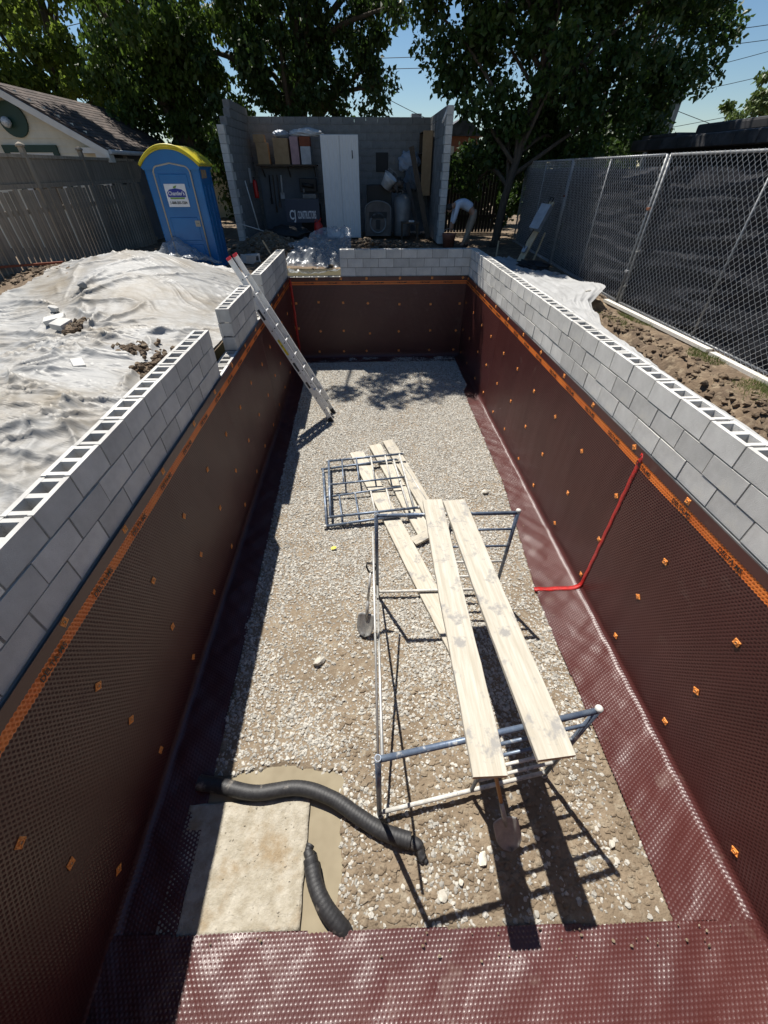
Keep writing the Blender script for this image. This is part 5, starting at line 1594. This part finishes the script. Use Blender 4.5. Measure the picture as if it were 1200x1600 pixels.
for sx in (-1, 1):
    for sy in (-1, 1):
        mb = MB(); mb.bevbox((sx * 0.26 - 0.02, sy * 0.16 - 0.02, 0), (sx * 0.26 + 0.02, sy * 0.16 + 0.02, 0.42), 0.003); mb.build('leg', 'timber_dark', T)
mb = MB(); mb.bevbox((-.08, -.1, 0), (.10, .02, .05), .01); o = mb.build('paint_tin_lid', 'white_box'); o.location = (1.65, 16.35, SZ + .462); tag(o, 'small white tray on the low stool', 'tray')
T = thing('shelf_cabinet', 'tall brown open cabinet against the right shed wall', 'cabinet', (2.28, 18.2, 3.55))
mb = MB(); mb.box((0.12, -0.5, 0), (0.15, 0.5, 1.65)); mb.build('back', 'timber_dark', T)
for yy in (-0.5, 0.5):
    mb = MB(); mb.box((-0.2, yy - 0.015, 0), (0.12, yy + 0.015, 1.65)); mb.build('side', 'cardboard' if yy < 0 else 'timber_dark', T)
for z in (0.0, 0.55, 1.1, 1.62):
    mb = MB(); mb.box((-0.2, -0.485, z), (0.12, 0.485, z + 0.025)); mb.build('shelf', 'timber_dark', T)
mb = MB(); mb.tube([(2.50, 15.6, 5.55), (2.38, 15.7, 5.25)], 0.03, 8); tag(mb.build('pipe', 'sign_white'), 'short white pipe hanging at the top of the right shed wall', 'pipe')

# ------------------------------------------------------------------ leaning board with the grey meter box
T = thing('meter_board', 'timber board with a grey meter box leaning on the shaded fence', 'meter board', (4.05, 11.9, 2.33))
bd = Vector((0.72, 0.45, 1.30)); bn = bd.normalized()
mb = MB(); mb.bar((0, 0, 0), bd, 0.17, 0.035, up=(-0.6, -0.5, 0.6)); mb.build('board', 'timber', T)
mb = MB(); mb.bar(bn * 0.85 + Vector((-.08, -.08, .05)), bn * 1.42 + Vector((-.08, -.08, .05)), 0.27, 0.13, up=(-0.6, -0.5, 0.6)); mb.build('meter_box', 'grey_box', T)
mb = MB(); mb.tube([bn * 1.42 + Vector((-.08, -.08, .05)), bn * 1.52 + Vector((-.06, -.06, .12)), bn * 1.58 + Vector((.02, .0, .06)), bn * 1.45], 0.014, 6); mb.tube([bn * 0.86 + Vector((-.1, -.1, .05)), bn * 0.6 + Vector((-.16, -.12, .02)), bn * 0.45 + Vector((-.09, -.05, .0))], 0.012, 6); mb.build('conduit', 'black_plastic', T)
mb = MB(); mb.bar(bn * 0.33 + Vector((-.05, -.04, .02)), bn * 0.47 + Vector((-.05, -.04, .02)), 0.1, 0.06, up=(-0.6, -0.5, 0.6)); mb.build('switch', 'grey_box', T)
for k, (a, b, lb) in enumerate((((4.45, 12.0, 2.33), (4.75, 12.3, 3.0), 'thin stake leaning to the right of the meter board'), ((3.85, 13.3, 2.3), (3.87, 13.35, 2.72), 'short stake left of the meter board'))):
    mb = MB(); mb.bar(a, b, 0.035, 0.035, up=(0, 1, 0)); tag(mb.build('stake', 'timber'), lb, 'stake')
lump('black_bag', 'black cloth lying at the foot of the meter board', 'cloth', (4.2, 11.3, 2.42), (.30, .5, .10), 'dark_stuff', 15, .5)

# ------------------------------------------------------------------ person bending over a bucket
def skin_body(name, verts, edges, radii, mt, parent, root=0, sub=2):
    me = bpy.data.meshes.new(name); me.from_pydata(verts, edges, []); me.materials.append(M[mt])
    o = link(name, me, parent)
    sk = o.modifiers.new('skin', 'SKIN'); sk.use_smooth_shade = True
    if not me.skin_vertices: me.skin_vertices.new() if hasattr(me.skin_vertices, 'new') else None
    if me.skin_vertices:
        for i, r in enumerate(radii):
            me.skin_vertices[0].data[i].radius = r if hasattr(r, '__len__') else (r, r)
        me.skin_vertices[0].data[root].use_root = True
    ss = o.modifiers.new('sub', 'SUBSURF'); ss.levels = sub; ss.render_levels = sub
    return o


def person():
    T = thing('person', 'person in light blue shirt and tan trousers bending over a bucket', 'person', (3.17, 15.30, 2.32))
    # local frame: feet near origin, facing -x
    V = [(0.34, 0, 0.93), (0.18, 0, 1.05), (-0.02, 0, 1.13), (-0.20, 0, 1.14), (-0.33, 0, 1.09), (-0.42, 0, 1.02), (-0.50, 0, 0.93)]
    Rr = [(.15, .13), (.135, .13), (.15, .14), (.13, .11), .06, (.085, .095), (.075, .085)]
    E_ = [(i, i + 1) for i in range(6)]
    for sy in (-1, 1):
        b = len(V)
        V += [(-0.22, sy * .17, 1.10), (-0.27, sy * .20, 0.83), (-0.33, sy * .13, 0.60), (-0.345, sy * .12, 0.53)]
        Rr += [.062, .048, .036, .034]; E_ += [(3, b), (b, b + 1), (b + 1, b + 2), (b + 2, b + 3)]
        for k, (dx, dy) in enumerate(((-.03, 0), (-.012, .01), (.008, .01), (.026, .0))):
            f = len(V); V += [(-0.345 + dx * .7, sy * .12 + dy, 0.48), (-0.345 + dx, sy * .12 - sy * .015 + dy, 0.43)]; Rr += [.009, .008]; E_ += [(b + 3, f), (f, f + 1)]
        f = len(V); V += [(-0.345, sy * .085, 0.50), (-0.35, sy * .07, 0.455)]; Rr += [.010, .009]; E_ += [(b + 3, f), (f, f + 1)]
        b = len(V)
        V += [(0.34, sy * .10, 0.86), (0.22, sy * .13, 0.48), (0.16 + .1 * sy, sy * .13, 0.09), (0.04 + .1 * sy, sy * .14, 0.035), (-0.06 + .1 * sy, sy * .14, 0.03)]
        Rr += [.095, .065, .045, .04, .032]; E_ += [(0, b), (b, b + 1), (b + 1, b + 2), (b + 2, b + 3), (b + 3, b + 4)]
    body = skin_body('body', V, E_, Rr, 'skin', T)
    # clothes follow the body
    V = [(0.27, 0, 1.0), (0.14, 0, 1.07), (-0.02, 0, 1.14), (-0.20, 0, 1.145), (-0.29, 0, 1.115)]; Rr = [(.16, .15), (.15, .145), (.165, .155), (.145, .125), .075]; E_ = [(0, 1), (1, 2), (2, 3), (3, 4)]
    for sy in (-1, 1):
        b = len(V); V += [(-0.22, sy * .175, 1.10), (-0.27, sy * .20, 0.83), (-0.32, sy * .14, 0.63)]; Rr += [.078, .063, .050]; E_ += [(3, b), (b, b + 1), (b + 1, b + 2)]
    skin_body('shirt', V, E_, Rr, 'shirt', T)
    V = [(0.30, 0, 0.98), (0.36, 0, 0.92)]; Rr = [(.15, .15), (.155, .14)]; E_ = [(0, 1)]
    for sy in (-1, 1):
        b = len(V); V += [(0.34, sy * .105, 0.84), (0.225, sy * .13, 0.48), (0.17 + .1 * sy, sy * .13, 0.11)]; Rr += [.112, .085, .068]; E_ += [(1, b), (b, b + 1), (b + 1, b + 2)]
    skin_body('trousers', V, E_, Rr, 'trousers', T, 1)
    for sy in (-1, 1):
        mb = MB(); mb.bevbox((-0.12 + .1 * sy, sy * .14 - .045, -0.02), (0.20 + .1 * sy, sy * .14 + .045, 0.085), 0.03); mb.build('boot', 'boot', T)
    # hair cap
    bm = bmesh.new(); bmesh.ops.create_icosphere(bm, subdivisions=3, radius=1)
    for v in bm.verts: v.co = Vector((v.co.x * .105, v.co.y * .092, v.co.z * .10)) + Vector((-.44, 0, 1.035))
    me = bpy.data.meshes.new('hair'); bm.to_mesh(me); bm.free(); me.materials.append(M['hair']); link('hair', me, T)
    # simple face features on the downturned head
    mb = MB(); mb.add([(-.575, 0, .93), (-.55, -.014, .90), (-.55, .014, .90), (-.60, 0, .90)], [(0, 1, 3), (0, 3, 2), (1, 2, 3), (0, 2, 1)]); mb.build('nose', 'skin', T)


person()
T = thing('bucket', 'reddish brown bucket in front of the bending person', 'bucket', (2.78, 15.25, 2.33))
mb = MB(); mb.lathe([(0.0, 0.0), (0.17, 0.0), (0.21, 0.36), (0.225, 0.37), (0.215, 0.34), (0.16, 0.03), (0.0, 0.03)], n=18); mb.build('pail', 'bucket_red', T)
mb = MB(); mb.tube([(-.21 * math.cos(t), 0, 0.36 + 0.14 * math.sin(t)) for t in np.linspace(0, math.pi, 12)], 0.007, 6); mb.build('handle', 'steel_pipe', T)

# ------------------------------------------------------------------ trees
def leaf_cloud(centers, radii, n, size, seed, droop=0.3, squash=0.75):
    """leaf-sized diamond faces clumped round many cluster points"""
    rs = np.random.default_rng(seed)
    k = len(centers)
    idx = rs.integers(0, k, n)
    C = np.asarray(centers)[idx]; r = np.asarray(radii)[idx][:, None]
    u = rs.normal(0, 1, (n, 3)); u /= np.linalg.norm(u, axis=1, keepdims=True)
    P = C + u * r * (rs.uniform(0, 1, (n, 1)) ** 0.45) * np.array([1, 1, squash])
    sz = size * rs.uniform(0.4, 1.35, (n, 1))
    d = rs.normal(0, 1, (n, 3)); d[:, 2] -= droop * 2; d /= np.linalg.norm(d, axis=1, keepdims=True)
    a = rs.normal(0, 1, (n, 3)); s = np.cross(d, a); s /= np.linalg.norm(s, axis=1, keepdims=True)
    nrm = np.cross(d, s)
    V = np.stack([P, P + d * sz * 0.45 + s * sz * 0.33 + nrm * sz * 0.07, P + d * sz, P + d * sz * 0.45 - s * sz * 0.33 + nrm * sz * 0.07], 1).reshape(-1, 3)
    F = np.arange(n * 4).reshape(-1, 4)
    return V, F


def tree(name, label, base, path, r0, blobs, n, size, leafmat, seed, group=None, ncl=None, droop=0.3, clr=(0.35, 0.8), branches=18):
    """path: trunk points (absolute); blobs: (centre, radii) ellipsoids of the crown"""
    T = thing(name, label, 'tree', base, group=group)
    rs = np.random.default_rng(seed)
    b = Vector(base)
    P = [Vector(p) - b for p in path]
    pts = smooth_path(P, 6); m = len(pts)
    mb = MB(); mb.tube(pts, [r0 * (1.25 if i == 0 else 1) * (1 - 0.75 * i / m) for i in range(m)], 10)
    cl = []; cr = []
    vols = [q[1][0] * q[1][1] * q[1][2] for q in blobs]; tv = sum(vols)
    ncl = ncl or 90
    for (c, rad), v in zip(blobs, vols):
        kk = max(4, int(ncl * v / tv))
        for _ in range(kk):
            u = rs.normal(0, 1, 3); u /= np.linalg.norm(u); q = rs.uniform(0.15, 1.0) ** 0.5
            cl.append(np.array(c) + u * np.array(rad) * q - np.array(base)); cr.append(rs.uniform(*clr))
    top = np.array([p[:] for p in pts])
    for i in rs.permutation(len(cl))[:branches]:
        c = Vector(cl[i]); 
        j = int(np.clip(np.argmin(np.linalg.norm(top - np.array(cl[i]), axis=1)) - rs.integers(3, 9), m // 4, m - 1)); s_ = pts[j]
        mid = (s_ + c) / 2 + Vector(rs.normal(0, 0.25, 3)) + Vector((0, 0, 0.25))
        rr = r0 * (1 - 0.75 * j / m) * 0.55
        br = smooth_path([s_, mid, c], 5)
        mb.tube(br, [rr * (1 - 0.85 * q / len(br)) + 0.006 for q in range(len(br))], 6)
    mb.build('trunk', 'bark', T)
    V, F = leaf_cloud(cl, cr, n, size, seed + 1, droop)
    link('crown', np_mesh('crown', V, F, leafmat, False), T)
    return T


# right-hand maple overhanging the fence and the far corner
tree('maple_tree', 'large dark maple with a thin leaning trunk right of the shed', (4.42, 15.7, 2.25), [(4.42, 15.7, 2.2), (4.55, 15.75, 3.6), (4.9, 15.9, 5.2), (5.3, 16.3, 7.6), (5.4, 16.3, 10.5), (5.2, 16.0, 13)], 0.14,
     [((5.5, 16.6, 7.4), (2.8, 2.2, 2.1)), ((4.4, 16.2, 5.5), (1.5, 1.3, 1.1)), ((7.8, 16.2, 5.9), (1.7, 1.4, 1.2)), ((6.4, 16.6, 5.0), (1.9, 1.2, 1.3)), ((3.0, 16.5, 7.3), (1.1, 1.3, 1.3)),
      ((3.6, 15.6, 10.6), (3.4, 2.4, 1.9)), ((6.2, 16.2, 11.2), (3.0, 2.8, 2.2)), ((1.0, 16.0, 11.4), (2.4, 1.9, 1.5)), ((3.4, 18.3, 9.6), (2.2, 1.4, 1.3)), ((2.6, 20.6, 10.8), (2.4, 1.6, 1.2)), ((9.0, 16.6, 6.9), (1.5, 1.2, 1.4)), ((8.2, 16.6, 8.4), (1.8, 1.4, 1.2)), ((1.6, 16.8, 8.3), (1.3, 1.2, 1.2)), ((2.8, 16.9, 6.8), (1.1, 1.0, 0.9)), ((6.8, 17.8, 5.4), (2.4, 1.1, 1.4)), ((5.0, 17.6, 4.5), (1.7, 0.9, 1.2)), ((8.6, 17.4, 5.0), (1.5, 1.0, 1.1))],  # some upper masses, out of view, are added to shade the ground below
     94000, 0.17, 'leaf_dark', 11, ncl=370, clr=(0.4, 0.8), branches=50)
# big spreading trees behind the shed
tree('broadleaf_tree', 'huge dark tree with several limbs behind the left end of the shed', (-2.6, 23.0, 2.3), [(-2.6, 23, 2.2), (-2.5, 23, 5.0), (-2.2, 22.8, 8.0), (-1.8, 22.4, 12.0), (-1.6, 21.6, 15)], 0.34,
     [((-2.2, 22.5, 8.6), (3.0, 2.0, 2.4)), ((-4.8, 22.2, 7.6), (2.4, 1.8, 2.0)), ((-0.2, 22.4, 7.2), (1.7, 1.5, 1.6)), ((0.7, 22.2, 8.6), (1.2, 1.2, 1.2)), ((1.5, 21.6, 9.3), (1.5, 1.2, 1.0)), ((-2.2, 21.8, 6.2), (2.6, 1.0, 1.0)), ((-2.6, 20.6, 13.4), (4.2, 3.2, 2.4)), ((-0.6, 18.8, 13.6), (2.6, 2.0, 1.8)), ((-1.7, 15.4, 11.6), (1.9, 1.4, 0.9))],  # last mass, out of view, is added to shade the far pool floor
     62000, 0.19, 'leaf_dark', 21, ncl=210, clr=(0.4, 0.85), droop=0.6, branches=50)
tree('broadleaf_tree', 'tall drooping green tree behind the yellow roofed toilet', (-7.2, 22.5, 2.3), [(-7.2, 22.5, 2.2), (-7.1, 22.4, 5.2), (-6.8, 22.2, 8.5), (-6.6, 21.4, 12.0), (-6.5, 20.4, 14)], 0.40,
     [((-7.0, 22.0, 7.8), (2.7, 2.0, 2.2)), ((-6.2, 21.4, 5.8), (1.9, 1.3, 1.4)), ((-8.6, 21.8, 6.4), (1.5, 1.3, 1.2)), ((-7.4, 19.8, 12.8), (3.8, 2.8, 2.2)), ((-6.2, 18.2, 13.0), (2.2, 1.6, 1.4))],
     46000, 0.20, 'leaf_warm', 31, ncl=150, clr=(0.4, 0.9), droop=0.8)
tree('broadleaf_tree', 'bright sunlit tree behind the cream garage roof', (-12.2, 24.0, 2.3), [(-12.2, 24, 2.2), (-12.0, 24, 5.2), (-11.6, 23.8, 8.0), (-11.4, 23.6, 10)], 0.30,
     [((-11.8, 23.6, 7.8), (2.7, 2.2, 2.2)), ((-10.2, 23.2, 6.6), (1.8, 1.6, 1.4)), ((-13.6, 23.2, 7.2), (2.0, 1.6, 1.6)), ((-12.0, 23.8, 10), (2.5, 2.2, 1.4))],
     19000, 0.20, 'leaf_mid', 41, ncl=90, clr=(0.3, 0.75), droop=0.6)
tree('broadleaf_tree', 'loose tree at the left edge in front of the utility wires', (-16.6, 23.0, 2.3), [(-16.6, 23, 2.2), (-16.4, 23, 5.0), (-16.2, 22.8, 8.5)], 0.25,
     [((-16.0, 22.6, 7.0), (1.8, 1.8, 1.6)), ((-15.2, 22.5, 9.0), (1.5, 1.5, 1.2)), ((-17.2, 22.4, 8.2), (1.6, 1.5, 1.4))],
     13000, 0.20, 'leaf_mid', 51, ncl=55, clr=(0.3, 0.7), droop=0.6)
# sparse twiggy tree high on the right
tree('broadleaf_tree', 'sparse fine leaved tree reaching out above the right fence', (9.4, 21.0, 2.3), [(9.4, 21, 2.2), (9.6, 21, 5.5), (9.9, 20.8, 8.6), (10.6, 20.6, 11)], 0.16,
     [((10.6, 20.6, 9.4), (1.6, 1.2, 1.3)), ((9.6, 20.6, 8.2), (1.4, 1.2, 1.2)), ((10.9, 20.4, 11.2), (2.2, 1.4, 1.2))],
     5200, 0.11, 'leaf_dark', 61, ncl=70, clr=(0.25, 0.6), droop=0.9, branches=45)
tree('broadleaf_tree', 'pale sunlit feathery tree at the right edge beyond the dark roof', (20.0, 24.5, 2.3), [(20, 24.5, 2.2), (19.8, 24.5, 4.8), (19.4, 24.3, 7.0)], 0.22,
     [((18.8, 24.2, 7.0), (1.9, 1.6, 1.2)), ((17.2, 24.0, 6.0), (1.5, 1.2, 0.6)), ((20.4, 24.2, 8.0), (2.0, 1.8, 1.4)), ((16.4, 24.2, 5.1), (1.7, 1.0, 0.5))],
     9000, 0.20, 'leaf_light', 71, ncl=50, clr=(0.25, 0.55), droop=0.7, branches=25)
# background shrubs that close the view under the crowns
for k, (x, y, w, h, lb) in enumerate(((-8.3, 22.8, 2.4, 3.6, 'dark shrub mass between the garage roof and the blue toilet'), (-5.0, 25.5, 3.2, 3.4, 'dense dark shrub mass behind the garage end'), (0.5, 26.0, 3.5, 1.9, 'low dark hedge behind the middle of the shed'), (5.2, 22.5, 2.2, 2.4, 'dark shrub behind the slatted back fence'),
                                      (7.6, 19.2, 2.1, 3.0, 'dark leafy shrub behind the shaded fence panels'), (10.4, 21.0, 2.2, 3.0, 'leafy shrub with sunlit tips below the green sign'))):
    tree('shrub', lb, (x, y, 2.2), [(x, y, 2.2), (x, y, 3.0), (x + 0.2, y, 2.2 + h * 0.8)], 0.09, [((x, y, 2.3 + h * 0.55), (w, 1.1, h * 0.6))], 9000, 0.20, 'leaf_dark', 200 + k, group='background shrubs', ncl=60, clr=(0.3, 0.7), branches=12)

# ------------------------------------------------------------------ things beyond
T = thing('slat_fence', 'dark slatted timber fence between the shed and the maple', 'fence', (2.9, 19.6, 2.3))
for k in range(20):
    mb = MB(); mb.bevbox((-0.05, -0.01, 0), (0.05, 0.01, 2.35), 0.003); o = mb.build('slat', 'dark_slat', T); o.location = (k * 0.125, 0, 0)
for z in (0.5, 2.0):
    mb = MB(); mb.box((-.1, 0.011, z), (2.5, 0.06, z + 0.09)); mb.build('rail', 'dark_slat', T)

T = thing('brick_house', 'red brick house glimpsed between the shed and the maple', 'building', (5.6, 26.0, 2.2))
mb = MB(); mb.box((-1.6, 0, 0), (0.2, 5, 3.25)); mb.build('wall', 'brick', T)
mb = MB(); mb.prism([(-1.9, 3.25), (0.5, 3.25), (-0.7, 3.9)], 1, -0.3, 5.3); mb.build('roof', 'roof_dark', T)
mb = MB(); mb.box((-1.25, -0.03, 2.3), (-1.0, 0.01, 2.9)); mb.build('window', 'trim_white', T)
T = thing('chimney', 'pale brick chimney above the shed back wall', 'chimney', (3.1, 30.0, 2.2))
mb = MB(); mb.bevbox((-0.22, -0.22, 0), (0.22, 0.22, 4.15), 0.01); mb.build('stack', 'trim_white', T)
mb = MB(); mb.bevbox((-0.27, -0.27, 4.15), (0.27, 0.27, 4.3), 0.01); mb.build('cap', 'gutter', T)
T = thing('low_house', 'grey roofed house behind the blue toilet', 'building', (-7.0, 27.0, 2.2))
mb = MB(); mb.box((-2.5, 0, 0), (2.2, 5, 2.7)); mb.build('wall', 'siding', T)
mb = MB(); mb.prism([(-2.8, 2.7), (2.5, 2.7), (-0.1, 3.9)], 1, -.3, 5.3); mb.build('roof', 'roof_dark', T)

T = thing('flat_roof_shed', 'dark flat roofed outbuilding behind the right fence', 'building', (8.6, 9.0, 2.2))
mb = MB(); mb.box((0, 0, 0), (6, 6.6, 2.45)); mb.build('wall', 'dark_stuff', T)
mb = MB(); mb.bevbox((-0.35, -0.4, 2.45), (6.3, 7.0, 2.70), 0.04); mb.build('fascia', 'roof_dark', T)
mb = MB(); mb.bevbox((0.1, -0.1, 2.70), (6.0, 4.8, 2.92), 0.05); mb.bevbox((-0.30, 4.9, 2.70), (6.0, 6.6, 2.78), 0.03); mb.build('membrane_roof', 'roof_dark', T)
for k in range(10):
    mb = MB(); mb.box((-0.362, -0.2 + k * 0.7, 2.47), (-0.352, 0.42 + k * 0.7, 2.66)); mb.build('fascia_panel', 'roof_dark', T)

T = thing('roundel_sign', 'white and green round shop sign half hidden by maple leaves', 'sign', (10.2, 18.5, 2.2), (0, 0, R(-20)))
mb = MB(); mb.tube([(0, 0.28, 0), (0, 0.28, 3.9)], 0.09, 10); mb.build('pole', 'steel_pipe', T)
mb = MB(); mb.bevbox((-0.55, 0, 2.75), (0.55, 0.18, 4.0), 0.03); mb.build('board', 'gutter', T)
mb = MB(); mb.tube([(0, -0.02, 3.45), (0, 0.0, 3.45)], 0.42, 30); dsk = mb.build('green_disc', 'sign_green2' if 'sign_green2' in M else 'trim_green', T)
mb = MB(); mb.lathe([(0.42, -0.01), (0.42, 0.01), (0.38, 0.01), (0.38, -0.01)], n=30); o = mb.build('ring', 'sign_white', dsk); o.location = (0, -0.03, 3.45); o.rotation_euler = (math.pi / 2, 0, 0)

# utility wires, sagging between poles out of view
def wire_run(label, a, b, sag, r=0.012):
    a = Vector(a); b = Vector(b)
    pts = [a.lerp(b, t) - Vector((0, 0, sag * 4 * t * (1 - t))) for t in np.linspace(0, 1, 24)]
    tag(MB().tube(pts, r, 6).build('utility_wire', 'cable'), label, 'wire', 'utility wires')


wire_run('topmost utility wire at the upper right', (-3, 27, 8.0), (26.0, 25.4, 9.9), 0.5)
wire_run('second utility wire from the top at the upper right', (-3, 27, 7.7), (26.0, 25.4, 9.4), 0.5)
wire_run('third utility wire from the top at the upper right', (8.0, 26.6, 6.5), (26.0, 25.4, 10.0), 0.3)
wire_run('fourth utility wire from the top at the upper right', (8.0, 26.6, 6.0), (26.0, 25.4, 9.0), 0.3)
wire_run('lowest utility wire crossing the pale feathery tree', (8.0, 26.6, 5.0), (26.0, 25.4, 7.7), 0.3)
wire_run('utility wire slanting down behind the dark flat roof', (9.0, 26, 8.0), (20.0, 26, 5.3), 0.15)
wire_run('upper utility wire at the upper left corner', (-24, 26, 7.2), (-6.0, 26, 9.7), 0.2)
wire_run('lower utility wire at the upper left corner', (-24, 26, 7.6), (-6.0, 26, 8.6), 0.25)
wire_run('utility wire in the sky gap above the shed', (-2.0, 26, 8.0), (9.0, 26, 4.5), 0.3)
